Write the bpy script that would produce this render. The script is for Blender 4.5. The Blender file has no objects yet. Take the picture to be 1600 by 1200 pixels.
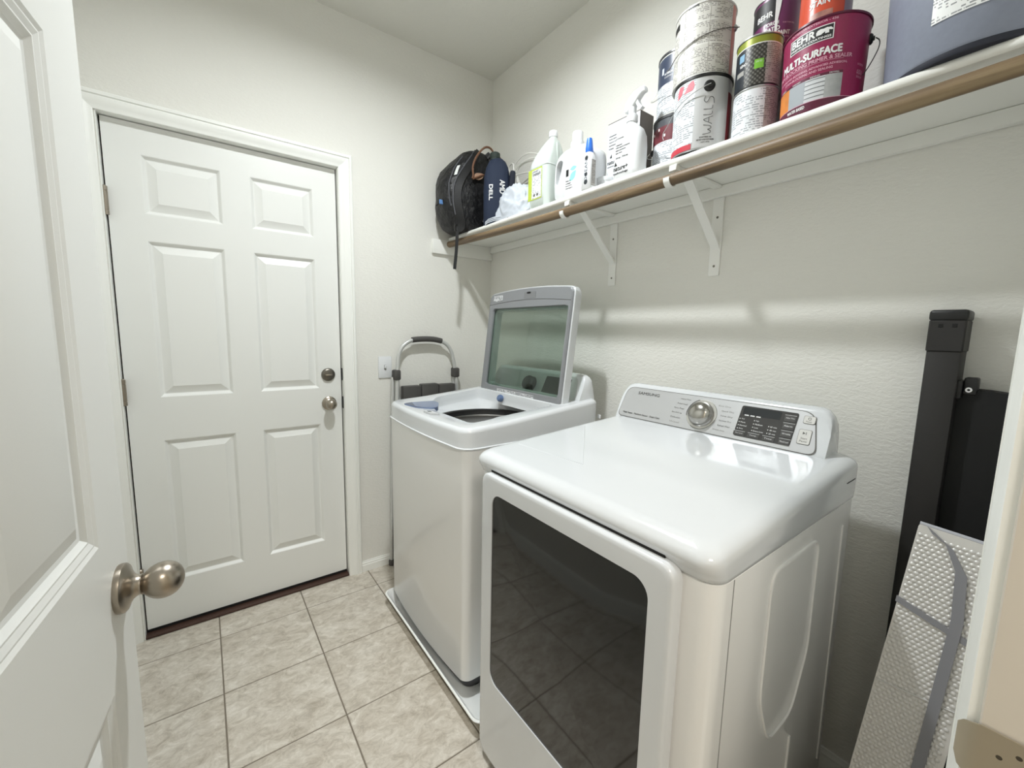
import bpy, bmesh, math, random
from mathutils import Vector, Matrix
from math import sin, cos, pi, radians, atan2, hypot

random.seed(7)
SC = bpy.context.scene
COL = SC.collection

# ------------------------------------------------------------------ camera, light, exposure
CAM = Vector((-1.4239, -2.1523, 1.2922))
YAW, PITCH, ROLL, FPX = 36.6574, -7.073, 1.1683, 650.55
y_, p_, r_ = radians(YAW), radians(PITCH), radians(ROLL)
fw = Vector((sin(y_) * cos(p_), cos(y_) * cos(p_), sin(p_)))
rt = Vector((cos(y_), -sin(y_), 0)); up = rt.cross(fw)
RT = cos(r_) * rt + sin(r_) * up; UP = -sin(r_) * rt + cos(r_) * up
cam = bpy.data.cameras.new('camera'); co = bpy.data.objects.new('camera', cam); COL.objects.link(co)
cam.sensor_width = 36; cam.lens = FPX / 1600 * 36; cam.clip_start = 0.01
m = Matrix((RT, UP, -fw)).transposed().to_4x4(); m.translation = CAM
co.matrix_world = m
SC.camera = co
SC.view_settings.view_transform = 'Standard'; SC.view_settings.look = 'None'
SC.view_settings.exposure = 0.0; SC.view_settings.gamma = 1.0
SC.view_settings.use_curve_mapping = False
SC.cycles.use_denoising = True
SC.cycles.max_bounces = 10; SC.cycles.diffuse_bounces = 6; SC.cycles.transparent_max_bounces = 12
SC.cycles.sample_clamp_indirect = 6.0
W = bpy.data.worlds.new('world'); SC.world = W; W.use_nodes = True
W.node_tree.nodes['Background'].inputs[0].default_value = (.9, .93, 1, 1)
W.node_tree.nodes['Background'].inputs[1].default_value = 0.05
ROOM_LIGHT = 1255.0     # emission strength of the small recessed ceiling light
HALL_POWER = 32.0

def lamp(name, kind, loc, power, size, rot=(0, 0, 0), color=(1, 1, 1)):
    l = bpy.data.lights.new(name, kind); l.energy = power; l.color = color
    if kind == 'AREA': l.shape = 'DISK'; l.size = size
    else: l.shadow_soft_size = size
    o = bpy.data.objects.new(name, l); COL.objects.link(o); o.location = loc; o.rotation_euler = rot
    return o
lamp('hall_lamp', 'AREA', (-1.75, -3.2, 2.68), HALL_POWER, .5, color=(1, .93, .84))

# ------------------------------------------------------------------ materials
def lin(c):
    return c / 12.92 if c <= .04045 else ((c + .055) / 1.055) ** 2.4
def hexc(h):
    h = h.lstrip('#'); return tuple(lin(int(h[i:i + 2], 16) / 255) for i in (0, 2, 4)) + (1,)
MATS = {}
class NT:
    def __init__(s, name):
        s.m = bpy.data.materials.new(name); s.m.use_nodes = True; s.t = s.m.node_tree
        s.b = s.t.nodes['Principled BSDF']; s.out = s.t.nodes['Material Output']
    def n(s, typ, **kw):
        x = s.t.nodes.new(typ)
        for k, v in kw.items():
            if k.startswith('i_'):
                key = k[2:].replace('_', ' ')
                x.inputs[int(key) if key.isdigit() else key].default_value = v
            else: setattr(x, k, v)
        return x
    def l(s, a, b): s.t.links.new(a, b)
    def ramp(s, fac, stops):
        r = s.n('ShaderNodeValToRGB'); e = r.color_ramp.elements
        while len(e) < len(stops): e.new(.5)
        for k, (p, c) in zip(e, stops): k.position = p; k.color = c if len(c) == 4 else (*c, 1)
        s.l(fac, r.inputs[0]); return r.outputs[0]
    def bump(s, h, strength, dist):
        b = s.n('ShaderNodeBump', i_Strength=strength, i_Distance=dist); s.l(h, b.inputs['Height']); s.l(b.outputs[0], s.b.inputs['Normal'])
def mat(name, color, rough=.5, metal=0, spec=.5, coat=0, bump=None, var=None, emit=None, trans=0):
    if name in MATS: return MATS[name]
    t = NT(name); b = t.b
    c = hexc(color) if isinstance(color, str) else color
    b.inputs['Base Color'].default_value = c; b.inputs['Roughness'].default_value = rough
    b.inputs['Metallic'].default_value = metal; b.inputs['Specular IOR Level'].default_value = spec
    b.inputs['Coat Weight'].default_value = coat; b.inputs['Coat Roughness'].default_value = .06
    b.inputs['Transmission Weight'].default_value = trans
    tc = t.n('ShaderNodeTexCoord')
    if bump:
        sc, st, d = bump
        no = t.n('ShaderNodeTexNoise', i_Scale=sc, i_Detail=3.0); t.l(tc.outputs['Object'], no.inputs['Vector'])
        t.bump(no.outputs['Fac'], st, d)
    if var:
        sc, amt = var
        no = t.n('ShaderNodeTexNoise', i_Scale=sc, i_Detail=4.0); t.l(tc.outputs['Object'], no.inputs['Vector'])
        col = t.ramp(no.outputs['Fac'], [(.3, tuple(x * (1 - amt) for x in c[:3])), (.7, tuple(min(1, x * (1 + amt)) for x in c[:3]))])
        t.l(col, b.inputs['Base Color'])
    if emit:
        b.inputs['Emission Color'].default_value = (.945, .985, 1, 1); b.inputs['Emission Strength'].default_value = emit
    MATS[name] = t.m; return t.m

def wall_mat(name, color):
    t = NT(name); b = t.b; c = hexc(color)
    b.inputs['Base Color'].default_value = c; b.inputs['Roughness'].default_value = .75; b.inputs['Specular IOR Level'].default_value = .25
    tc = t.n('ShaderNodeTexCoord'); mp = t.n('ShaderNodeMapping'); mp.inputs['Scale'].default_value = (1, 1, 2.2)
    t.l(tc.outputs['Object'], mp.inputs['Vector'])
    no = t.n('ShaderNodeTexNoise', i_Scale=55.0, i_Detail=4.0, i_Roughness=.6, i_Distortion=.6); t.l(mp.outputs[0], no.inputs['Vector'])
    t.bump(t.ramp(no.outputs['Fac'], [(.35, (0, 0, 0)), (.65, (1, 1, 1))]), .32, .0022)
    MATS[name] = t.m; return t.m
M_WALL = wall_mat('wall_paint', '#e5e4de')
M_CEIL = wall_mat('ceiling_paint', '#dddcd5')
M_TRIM = mat('trim_white', '#eff0ec', .35)
M_DOOR = mat('door_white', '#e7e8e5', .38, bump=(400, .06, .001))
M_SHELF = mat('shelf_white', '#ebebe6', .4)
M_BRKT = mat('bracket_white', '#eeeeea', .35)
M_NICKEL = mat('satin_nickel', '#a59c90', .3, 1.0)
M_DARKNICKEL = mat('dark_nickel', '#77736b', .38, 1.0)
M_ENAMEL = mat('white_enamel', '#d2d5d8', .16, coat=.5)
M_ENAMELD = mat('white_cabinet_lifted', '#e8e8e7', .28, coat=.25)  # appliance white made lighter than the enamel to offset shade on the cabinet sides
M_PLASTICW = mat('white_plastic', '#e0e2e4', .3)
M_BLACK = mat('black_plastic', '#141414', .45)
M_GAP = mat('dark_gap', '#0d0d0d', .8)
M_RUBBER = mat('dark_rubber', '#2b2b2d', .6)
M_STEEL = mat('drum_steel', '#8d8b88', .35, 1.0)

def silver_mat():
    t = NT('silver_panel'); b = t.b
    b.inputs['Base Color'].default_value = hexc('#c6c7c9'); b.inputs['Metallic'].default_value = .65; b.inputs['Roughness'].default_value = .36
    MATS['silver'] = t.m; return t.m
M_SILVER = silver_mat()

def tile_mat():
    t = NT('stone_tile'); b = t.b
    tc = t.n('ShaderNodeTexCoord'); oi = t.n('ShaderNodeObjectInfo')
    mul = t.n('ShaderNodeMath', operation='MULTIPLY', i_1=37.0); t.l(oi.outputs['Random'], mul.inputs[0])
    ad = t.n('ShaderNodeVectorMath', operation='ADD'); t.l(tc.outputs['Object'], ad.inputs[0]); t.l(mul.outputs[0], ad.inputs[1])
    mp = t.n('ShaderNodeMapping'); mp.inputs['Rotation'].default_value = (0, 0, .7); mp.inputs['Scale'].default_value = (1, 1.45, 1); t.l(ad.outputs[0], mp.inputs['Vector'])
    n1 = t.n('ShaderNodeTexNoise', i_Scale=6.0, i_Detail=12.0, i_Roughness=.74, i_Distortion=.5); t.l(mp.outputs[0], n1.inputs['Vector'])
    n2 = t.n('ShaderNodeTexNoise', i_Scale=21.0, i_Detail=12.0, i_Roughness=.78, i_Distortion=.8); t.l(mp.outputs[0], n2.inputs['Vector'])
    c1 = t.ramp(n1.outputs['Fac'], [(.30, hexc('#a39a8c')), (.44, hexc('#bdb5a8')), (.56, hexc('#cfc9be')), (.70, hexc('#e4e0d8'))])
    c2 = t.ramp(n2.outputs['Fac'], [(.38, hexc('#918779')), (.49, hexc('#c1b9ad')), (.57, hexc('#d5cfc5')), (.65, hexc('#ece8e1'))])
    mx = t.n('ShaderNodeMix', data_type='RGBA'); mx.inputs['Factor'].default_value = .5
    t.l(c1, mx.inputs['A']); t.l(c2, mx.inputs['B']); t.l(mx.outputs['Result'], b.inputs['Base Color'])
    b.inputs['Roughness'].default_value = .36
    t.bump(n2.outputs['Fac'], .12, .002)
    return t.m
M_TILE = tile_mat()
M_GROUT = mat('grout', '#7c7468', .85)

def wood_mat():
    t = NT('rod_wood'); b = t.b
    tc = t.n('ShaderNodeTexCoord'); mp = t.n('ShaderNodeMapping'); mp.inputs['Scale'].default_value = (30, 1.6, 30); t.l(tc.outputs['Object'], mp.inputs['Vector'])
    n = t.n('ShaderNodeTexNoise', i_Scale=2.0, i_Detail=6.0, i_Distortion=.5); t.l(mp.outputs[0], n.inputs['Vector'])
    t.l(t.ramp(n.outputs['Fac'], [(.3, hexc('#564735')), (.52, hexc('#766148')), (.72, hexc('#8d7a5c'))]), b.inputs['Base Color'])
    b.inputs['Roughness'].default_value = .5
    return t.m
M_WOOD = wood_mat()

def glass_mat(name, tint, gloss, rough=.03):
    t = NT(name); t.t.nodes.remove(t.b)
    tr = t.n('ShaderNodeBsdfTransparent'); tr.inputs[0].default_value = tint
    gl = t.n('ShaderNodeBsdfGlossy'); gl.inputs['Roughness'].default_value = rough
    lw = t.n('ShaderNodeLayerWeight'); pw = t.n('ShaderNodeMath', operation='POWER', i_1=4.0); t.l(lw.outputs['Facing'], pw.inputs[0])
    ml = t.n('ShaderNodeMath', operation='MULTIPLY', i_1=.6); t.l(pw.outputs[0], ml.inputs[0])
    ad = t.n('ShaderNodeMath', operation='ADD', i_1=gloss); t.l(ml.outputs[0], ad.inputs[0])
    mx = t.n('ShaderNodeMixShader'); t.l(ad.outputs[0], mx.inputs[0]); t.l(tr.outputs[0], mx.inputs[1]); t.l(gl.outputs[0], mx.inputs[2])
    t.l(mx.outputs[0], t.out.inputs[0]); MATS[name] = t.m; return t.m
M_LIDGLASS = glass_mat('tinted_lid_glass', (.67, .73, .69, 1), .04)
M_DOORGLASS = mat('dark_door_glass', '#121210', .05, spec=.55, coat=.15)

def print_mat(name, base, ink, rows=260.0, dens=.5, band=0):
    """fine print: rows of broken dark dashes, in the uv of a label patch (metres)"""
    t = NT(name); b = t.b; uv = t.n('ShaderNodeUVMap')
    sep = t.n('ShaderNodeSeparateXYZ'); t.l(uv.outputs[0], sep.inputs[0])
    v = t.n('ShaderNodeMath', operation='MULTIPLY', i_1=rows); t.l(sep.outputs['Y'], v.inputs[0])
    fr = t.n('ShaderNodeMath', operation='FRACT'); t.l(v.outputs[0], fr.inputs[0])
    row = t.n('ShaderNodeMath', operation='FLOOR'); t.l(v.outputs[0], row.inputs[0])
    on = t.n('ShaderNodeMath', operation='LESS_THAN', i_1=.5); t.l(fr.outputs[0], on.inputs[0])
    u = t.n('ShaderNodeMath', operation='MULTIPLY', i_1=rows * 1.6); t.l(sep.outputs['X'], u.inputs[0])
    cmb = t.n('ShaderNodeCombineXYZ'); t.l(u.outputs[0], cmb.inputs[0]); t.l(row.outputs[0], cmb.inputs[1])
    no = t.n('ShaderNodeTexNoise', i_Scale=.55, i_Detail=1.0); t.l(cmb.outputs[0], no.inputs['Vector'])
    th = t.n('ShaderNodeMath', operation='GREATER_THAN', i_1=1 - dens); t.l(no.outputs['Fac'], th.inputs[0])
    # paragraphs: blank gaps between blocks of rows
    cm2 = t.n('ShaderNodeCombineXYZ'); u2 = t.n('ShaderNodeMath', operation='MULTIPLY', i_1=14.0); t.l(sep.outputs['X'], u2.inputs[0])
    v2 = t.n('ShaderNodeMath', operation='MULTIPLY', i_1=.19); t.l(row.outputs[0], v2.inputs[0])
    t.l(u2.outputs[0], cm2.inputs[0]); t.l(v2.outputs[0], cm2.inputs[1])
    n2 = t.n('ShaderNodeTexNoise', i_Scale=1.6, i_Detail=0.0); t.l(cm2.outputs[0], n2.inputs['Vector'])
    g = t.n('ShaderNodeMath', operation='GREATER_THAN', i_1=.42); t.l(n2.outputs['Fac'], g.inputs[0])
    a = t.n('ShaderNodeMath', operation='MULTIPLY'); t.l(on.outputs[0], a.inputs[0]); t.l(th.outputs[0], a.inputs[1])
    a2 = t.n('ShaderNodeMath', operation='MULTIPLY'); t.l(a.outputs[0], a2.inputs[0]); t.l(g.outputs[0], a2.inputs[1])
    mx = t.n('ShaderNodeMix', data_type='RGBA'); t.l(a2.outputs[0], mx.inputs['Factor'])
    mx.inputs['A'].default_value = hexc(base); mx.inputs['B'].default_value = hexc(ink)
    t.l(mx.outputs['Result'], b.inputs['Base Color']); b.inputs['Roughness'].default_value = .4
    MATS[name] = t.m; return t.m
M_PRINT = print_mat('fine_print_white', '#d9dce0', '#9ca1a6', 170, .56)
M_PRINTB = print_mat('fine_print_black', '#cfcdc7', '#85827e', 240, .53)
M_PRINTG = print_mat('fine_print_grey', '#aeaaa6', '#7c7875', 230, .56)
M_PRINTW = print_mat('fine_print_sparse', '#dedfe1', '#9aa0a8', 150, .5)

# ------------------------------------------------------------------ mesh helpers
def B(): return bmesh.new()
def merge(dst, src):
    me = bpy.data.meshes.new('tmp'); src.to_mesh(me); src.free(); dst.from_mesh(me); bpy.data.meshes.remove(me); return dst
def box(bm, lo, hi, bev=0, seg=2, mtx=None):
    t = B(); bmesh.ops.create_cube(t, size=1)
    lo, hi = Vector(lo), Vector(hi); c = (lo + hi) / 2; d = hi - lo
    for v in t.verts: v.co = Vector((v.co.x * d.x, v.co.y * d.y, v.co.z * d.z)) + c
    if bev: bmesh.ops.bevel(t, geom=list(t.edges), offset=bev, segments=seg, profile=.5, affect='EDGES')
    if mtx: t.transform(mtx)
    return merge(bm, t)
def rings(bm, rs, cap0=True, cap1=True, closed=True):
    vs = [[bm.verts.new(p) for p in r] for r in rs]
    n = len(rs[0])
    for a, b in zip(vs, vs[1:]):
        for i in range(n if closed else n - 1):
            j = (i + 1) % n
            try: bm.faces.new((a[i], a[j], b[j], b[i]))
            except ValueError: pass
    if cap0: bm.faces.new(list(reversed(vs[0])))
    if cap1: bm.faces.new(vs[-1])
    return bm
def lathe(bm, prof, n=32, center=(0, 0, 0), mtx=None, cap=True):
    """prof: list of (r, z)"""
    t = B()
    rs = [[(max(r, 1e-5) * cos(2 * pi * i / n), max(r, 1e-5) * sin(2 * pi * i / n), z) for i in range(n)] for r, z in prof]
    rings(t, rs, cap, cap)
    t.transform(Matrix.Translation(center)) if mtx is None else t.transform(mtx)
    return merge(bm, t)
def tube(bm, pts, r, n=8, cap=True, smooth=0):
    pts = [Vector(p) for p in pts]
    for _ in range(smooth):
        q = [pts[0]]
        for a, b in zip(pts, pts[1:]): q += [a * .75 + b * .25, a * .25 + b * .75]
        pts = q + [pts[-1]]
    rs = []; prev = None
    for i, p in enumerate(pts):
        d = (pts[min(i + 1, len(pts) - 1)] - pts[max(i - 1, 0)]).normalized()
        if prev is None:
            a = d.orthogonal().normalized()
        else:
            a = (prev - d * prev.dot(d)).normalized()
        prev = a; b = d.cross(a)
        rr_ = r[i] if isinstance(r, (list, tuple)) else r
        rs.append([p + (a * cos(2 * pi * k / n) + b * sin(2 * pi * k / n)) * rr_ for k in range(n)])
    return rings(bm, rs, cap, cap)
def ribbon(bm, pts, half, th):
    """flat strap: pts centre line, half = half width vector(s), th = thickness vector"""
    rs = []
    for i, p in enumerate(pts):
        p = Vector(p); h = Vector(half[i] if isinstance(half, list) else half); t = Vector(th)
        rs.append([p - h - t, p + h - t, p + h + t, p - h + t])
    return rings(bm, rs)
def rr(x0, x1, y0, y1, r, n=6):
    pts = []
    for cx, cy, a0 in ((x1 - r, y1 - r, 0), (x0 + r, y1 - r, 90), (x0 + r, y0 + r, 180), (x1 - r, y0 + r, 270)):
        for i in range(n + 1):
            a = radians(a0 + 90 * i / n); pts.append((cx + r * cos(a), cy + r * sin(a)))
    return pts
def fillet(poly, rad, n=6):
    out = []; N = len(poly)
    for i in range(N):
        p0, p1, p2 = Vector(poly[i - 1]), Vector(poly[i]), Vector(poly[(i + 1) % N])
        a = (p0 - p1); b = (p2 - p1); r = rad[i] if isinstance(rad, (list, tuple)) else rad
        la, lb = a.length, b.length; a.normalize(); b.normalize()
        d = min(r, la * .45, lb * .45); q0 = p1 + a * d; q2 = p1 + b * d
        for k in range(n + 1):
            t = k / n; out.append(tuple((1 - t) ** 2 * q0 + 2 * t * (1 - t) * p1 + t * t * q2))
    return out
def radial(poly, c, n=96, a0=0.0):
    """sample a polygon outline by direction from c"""
    out = []; P = [Vector(p) for p in poly]; c = Vector(c)
    for k in range(n):
        a = a0 + 2 * pi * k / n; d = Vector((cos(a), sin(a))); best = None
        for i in range(len(P)):
            p, q = P[i] - c, P[(i + 1) % len(P)] - c; e = q - p
            den = d.x * e.y - d.y * e.x
            if abs(den) < 1e-12: continue
            t = (p.x * e.y - p.y * e.x) / den; s = (p.x * d.y - p.y * d.x) / den
            if t > 0 and -1e-6 <= s <= 1 + 1e-6 and (best is None or t < best): best = t
        out.append(tuple(c + d * best))
    return out
def extrude2d(bm, outline, f0, f1):
    """outline of 2D points; f0,f1 map a 2D point to 3D on either side"""
    return rings(bm, [[f0(p) for p in outline], [f1(p) for p in outline]])

ROOTM = {}
def finish(o, smooth):
    me = o.data
    if smooth:
        me.polygons.foreach_set('use_smooth', [True] * len(me.polygons)); me.set_sharp_from_angle(angle=radians(smooth))
def obj(name, bm, material, parent=None, world=False, smooth=40, kind=None, label=None):
    bmesh.ops.recalc_face_normals(bm, faces=bm.faces)
    if world and parent is not None: bm.transform(ROOTM[parent.name].inverted())
    me = bpy.data.meshes.new(name); bm.to_mesh(me); bm.free()
    for mm in (material if isinstance(material, list) else [material]): me.materials.append(mm)
    o = bpy.data.objects.new(name, me); COL.objects.link(o)
    if parent is not None: o.parent = parent
    finish(o, smooth)
    if kind: o['kind'] = kind
    if label: o['label'] = label
    ROOTM[o.name] = ROOTM[parent.name] if parent is not None else Matrix.Identity(4)
    return o
def thing(name, label, cat, loc=(0, 0, 0), rotz=0, group=None):
    o = bpy.data.objects.new(name, None); COL.objects.link(o); o.empty_display_size = .05
    o.location = loc; o.rotation_euler = (0, 0, rotz); o['label'] = label; o['category'] = cat
    if group: o['group'] = group
    ROOTM[o.name] = Matrix.Translation(loc) @ Matrix.Rotation(rotz, 4, 'Z')
    return o
def tag(o, label, cat, group=None, kind=None):
    o['label'] = label; o['category'] = cat
    if group: o['group'] = group
    if kind: o['kind'] = kind
    return o
def place(o, mtx):
    """shift a finished top-level mesh's geometry so that its origin sits at its base"""
    o.matrix_world = mtx

_TXT = {}
def text_bm(s, height, width=None, spacing=1.0, shear=0, align_left=False):
    """flat filled letters in x,y about the origin (m); returns bmesh"""
    key = (s, spacing, shear)
    if key not in _TXT:
        cu = bpy.data.curves.new('t', 'FONT'); cu.body = s; cu.size = 1; cu.space_character = spacing; cu.shear = shear
        cu.resolution_u = 3
        o = bpy.data.objects.new('t', cu); COL.objects.link(o)
        dg = bpy.context.evaluated_depsgraph_get(); me = bpy.data.meshes.new_from_object(o.evaluated_get(dg))
        bpy.data.objects.remove(o); bpy.data.curves.remove(cu); _TXT[key] = me
    bm = B(); bm.from_mesh(_TXT[key])
    xs = [v.co.x for v in bm.verts]; ys = [v.co.y for v in bm.verts]
    x0, x1, y0, y1 = min(xs), max(xs), min(ys), max(ys)
    sy = height / (y1 - y0); sx = width / (x1 - x0) if width else sy
    cx = x0 if align_left else (x0 + x1) / 2
    for v in bm.verts: v.co = Vector(((v.co.x - cx) * sx, (v.co.y - (y0 + y1) / 2) * sy, 0))
    return bm
def bolden(bm, e):
    """thicken flat letters a little with shifted copies (overlapping, e metres)"""
    src = bm.copy()
    for dx, dy in ((e, 0), (-e, 0), (0, e), (0, -e)):
        t = src.copy(); t.transform(Matrix.Translation((dx, dy, 0))); merge(bm, t)
    src.free(); return bm
def mapped(bm, f):
    for v in bm.verts: v.co = Vector(f(v.co.x, v.co.y))
    return bm

# can surface maps: angle 0 faces local -Y, + to local +X
def cylmap(r, a0, z0, rot=0, taper=0.0):
    def f(x, y):
        if rot: x, y = x * cos(rot) - y * sin(rot), x * sin(rot) + y * cos(rot)
        z = z0 + y; R = r + taper * z; a = a0 + x / r
        return (R * sin(a), -R * cos(a), z)
    return f
def patch(r, a0, a1, z0, z1, n=14, taper=0.0, ztop=None):
    """curved label patch with uv in metres"""
    bm = B(); uvl = bm.loops.layers.uv.new('UVMap'); vs = []
    for i in range(n + 1):
        a = a0 + (a1 - a0) * i / n
        vs.append([bm.verts.new(((r + taper * z) * sin(a), -(r + taper * z) * cos(a), z)) for z in (z0, ztop(a) if ztop else z1)])
    for i in range(n):
        f = bm.faces.new((vs[i][0], vs[i + 1][0], vs[i + 1][1], vs[i][1]))
        for l, (k, z) in zip(f.loops, ((i, z0), (i + 1, z0), (i + 1, z1), (i, z1))):
            l[uvl].uv = (r * (a0 + (a1 - a0) * k / n), z)
    return bm
def uvquad(p00, p10, p11, p01, w, h):
    bm = B(); uvl = bm.loops.layers.uv.new('UVMap')
    f = bm.faces.new([bm.verts.new(p) for p in (p00, p10, p11, p01)])
    for l, uv in zip(f.loops, ((0, 0), (w, 0), (w, h), (0, h))): l[uvl].uv = uv
    return bm

# ------------------------------------------------------------------ room shell
XL, XR, YF, YN, H = -1.80, 0.0, 0.0, -2.137, 2.7153
NT_ = .123           # near wall thickness
DL, DR = -1.6773, -.871          # far door slab
JL, JR = -1.632, -.850           # near doorway
def shell(name, boxes, material, label, cat):
    bm = B()
    for lo, hi in boxes: box(bm, lo, hi)
    return tag(obj(name, bm, material, smooth=0), label, cat, kind='structure')
shell('wall_far', [((XL - .12, 0, 0), (DL - .006, .12, H)), ((DR + .006, 0, 0), (XR + .12, .12, H)), ((DL - .006, 0, 2.046), (DR + .006, .12, H))],
      M_WALL, 'off-white textured wall around the closed six-panel door', 'wall')
shell('wall_right', [((XR, YN - NT_ - 0.0, 0), (XR + .12, 0, H))], M_WALL, 'off-white textured wall behind the washer, dryer and shelf', 'wall')
shell('wall_left', [((XL - .12, YN - NT_, 0), (XL, 0, H))], M_WALL, 'off-white wall behind the open door', 'wall')
shell('wall_near', [((XL, YN - NT_, 0), (JL - .018, YN, H)), ((JR + .018, YN - NT_, 0), (XR, YN, H)), ((JL - .018, YN - NT_, 2.065), (JR + .018, YN, H))],
      M_WALL, 'wall with the doorway the room is seen through', 'wall')
shell('ceiling', [((XL - .12, YN - NT_, H), (XR + .12, .12, H + .1))], M_CEIL, 'plain off-white ceiling of the laundry room', 'ceiling')
# hallway behind the camera
HY = -4.3
shell('wall_hall_left', [((-2.72, HY, 0), (-2.6, YN - NT_, H))], M_WALL, 'hallway side wall on the hinge side', 'wall')
shell('wall_hall_right', [((.2, HY, 0), (.32, YN - NT_, H))], M_WALL, 'hallway side wall on the latch side', 'wall')
shell('wall_hall_back', [((-2.72, HY - .12, 0), (.32, HY, H))], M_WALL, 'hallway wall facing the laundry doorway', 'wall')
shell('wall_hall_front', [((-2.6, YN - NT_, 0), (XL - .12, YN - NT_ + .1, H)), ((.12, YN - NT_, 0), (.2, YN - NT_ + .1, H))], M_WALL, 'hallway wall beside the laundry room', 'wall')
shell('ceiling_hall', [((-2.72, HY - .12, H), (.32, YN - NT_, H + .1))], M_CEIL, 'plain off-white ceiling of the hallway', 'ceiling')
shell('floor_hall', [((-2.72, HY - .12, -.05), (.32, YN - NT_, 0))], mat('hall_floor', '#a89f92', .5, var=(4, .12)), 'plain hallway floor outside the doorway', 'floor')

# floor: grout bed with separate tiles
fl = obj('floor', box(B(), (XL - .12, YN - NT_, -.05), (XR + .12, .12, -.0022)), M_GROUT, smooth=0)
tag(fl, 'beige stone-look tiled floor with darker grout lines', 'floor', kind='structure')
PX, PY, X0, Y0, G = .3296, .3322, -1.432, -.1589, .0022
def tile_bm(x0, x1, y0, y1):
    bm = B(); b = .0016
    rings(bm, [[(x, y, -.006) for x, y in ((x0, y0), (x1, y0), (x1, y1), (x0, y1))],
               [(x, y, -b) for x, y in ((x0, y0), (x1, y0), (x1, y1), (x0, y1))],
               [(x, y, 0) for x, y in ((x0 + b, y0 + b), (x1 - b, y0 + b), (x1 - b, y1 - b), (x0 + b, y1 - b))]], False, True)
    return bm
shared = {}
for i in range(-2, 6):
    for j in range(-1, 8):
        xa, xb = X0 + PX * i + G, X0 + PX * (i + 1) - G
        yb, ya = Y0 - PY * (j - 1) - G, Y0 - PY * j + G
        xa, xb, ya, yb = max(xa, XL), min(xb, XR), max(ya, YN - NT_), min(yb, .1)
        if xb - xa < .01 or yb - ya < .01: continue
        key = (round(xb - xa, 4), round(yb - ya, 4))
        cx, cy = (xa + xb) / 2, (ya + yb) / 2
        if key in shared:
            o = shared[key].copy(); COL.objects.link(o)
        else:
            o = obj('tile', tile_bm(xa - cx, xb - cx, ya - cy, yb - cy), M_TILE, fl, smooth=0); shared[key] = o
        o.parent = fl; o.location = (cx, cy, random.uniform(-.0004, 0))

# trim: casing profile swept round an opening
def casing(name, xa, xb, zt, y0, sgn, wid, label, ytop=None):
    """three mitred lengths; face towards -y (sgn=-1) or +y"""
    prof = [(0, 0), (0, .008), (.004, .010), (.018, .0105), (.027, .015), (.037, .0168), (.041, .0168), (.043, .0135), (.0455, .0135), (.048, .0185), (.057, .0185), (wid, .015), (wid, 0)]
    bm = B()
    def strip(f): rings(bm, [[f(d, h, 0) for d, h in prof], [f(d, h, 1) for d, h in prof]])
    strip(lambda d, h, e: (xa - d, y0 + sgn * h, 0 if e == 0 else zt + d))
    strip(lambda d, h, e: (xb + d, y0 + sgn * h, 0 if e == 0 else zt + d))
    strip(lambda d, h, e: (xa - d if e == 0 else xb + d, y0 + sgn * h, zt + d))
    return tag(obj(name, bm, M_TRIM, smooth=25), label, 'door trim', kind='structure')
casing('trim_1', DL - .009, DR + .005, 2.043, 0, -1, .061, 'white moulded casing around the closed far door')
casing('trim_2', JL - .005, JR + .005, 2.055, YN, 1, .061, 'white moulded casing on the room side of the near doorway')
# jambs
bm = B()
box(bm, (DL - .006, -.002, 0), (DL - .003, .12, 2.046)); box(bm, (DR + .003, -.002, 0), (DR + .006, .12, 2.046)); box(bm, (DL - .006, -.002, 2.042), (DR + .006, .12, 2.046))
tag(obj('trim_3', bm, M_TRIM, smooth=0), 'white jamb lining the closed far door', 'door trim', kind='structure')
M_JAMB = mat('jamb_paint', '#d0c9be', .35)
bm = B()
box(bm, (JL - .018, YN - NT_, 0), (JL, YN, 2.065)); box(bm, (JR, YN - NT_, 0), (JR + .018, YN, 2.065), .0015, 1); box(bm, (JL, YN - NT_, 2.05), (JR, YN, 2.065))
box(bm, (JL, YN - .075, 0), (JL + .011, YN - .04, 2.05)); box(bm, (JR - .011, YN - .115, 0), (JR, YN - .075, 2.05)); 
jb = tag(obj('trim_4', bm, M_JAMB, smooth=0), 'white jamb of the near doorway with a metal strike plate', 'door trim', kind='structure')
# strike plate on the near jamb, its lip curled round the room-side edge
def strike_bm():
    bm = B(); x = JR
    sec = [(-2.2, 0), (-2.139, 0), (-2.1335, -.0006), (-2.1285, .0024), (-2.125, .0085)]
    zc, hz = .905, .0285
    for k in range(len(sec) - 1):
        (ya, xa), (yb, xb) = sec[k], sec[k + 1]
        ta = 1 - .16 * (k >= 3); tb = 1 - (.05, .05, .16, .42)[k] if k else 1
        ta = (1, 1, .95, .84)[k]; tb = (1, .95, .84, .55)[k]
        v = [bm.verts.new((x - .0022 + xx, yy, zc + s * hz * t)) for yy, xx, t, s in ((ya, xa, ta, -1), (yb, xb, tb, -1), (yb, xb, tb, 1), (ya, xa, ta, 1))]
        bm.faces.new(v)
    bmesh.ops.remove_doubles(bm, verts=bm.verts, dist=1e-5)
    bmesh.ops.solidify(bm, geom=bm.faces[:], thickness=.0016)
    return bm
sp = obj('strike_plate', strike_bm(), mat('worn_brass_nickel', '#bcb4a3', .42, .9), jb, label='satin metal strike plate with curled lip')
bm = B()
for yy, zz in ((-2.152, .911), (-2.163, .92)):
    lathe(bm, [(.0032, 0), (.0032, .0012), (.0012, .0016)], 10, mtx=Matrix.Translation((JR - .0024, yy, zz)) @ Matrix.Rotation(-pi / 2, 4, 'Y'))
obj('scuff', bm, mat('dark_scuff', '#3a3328', .6), sp)

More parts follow.
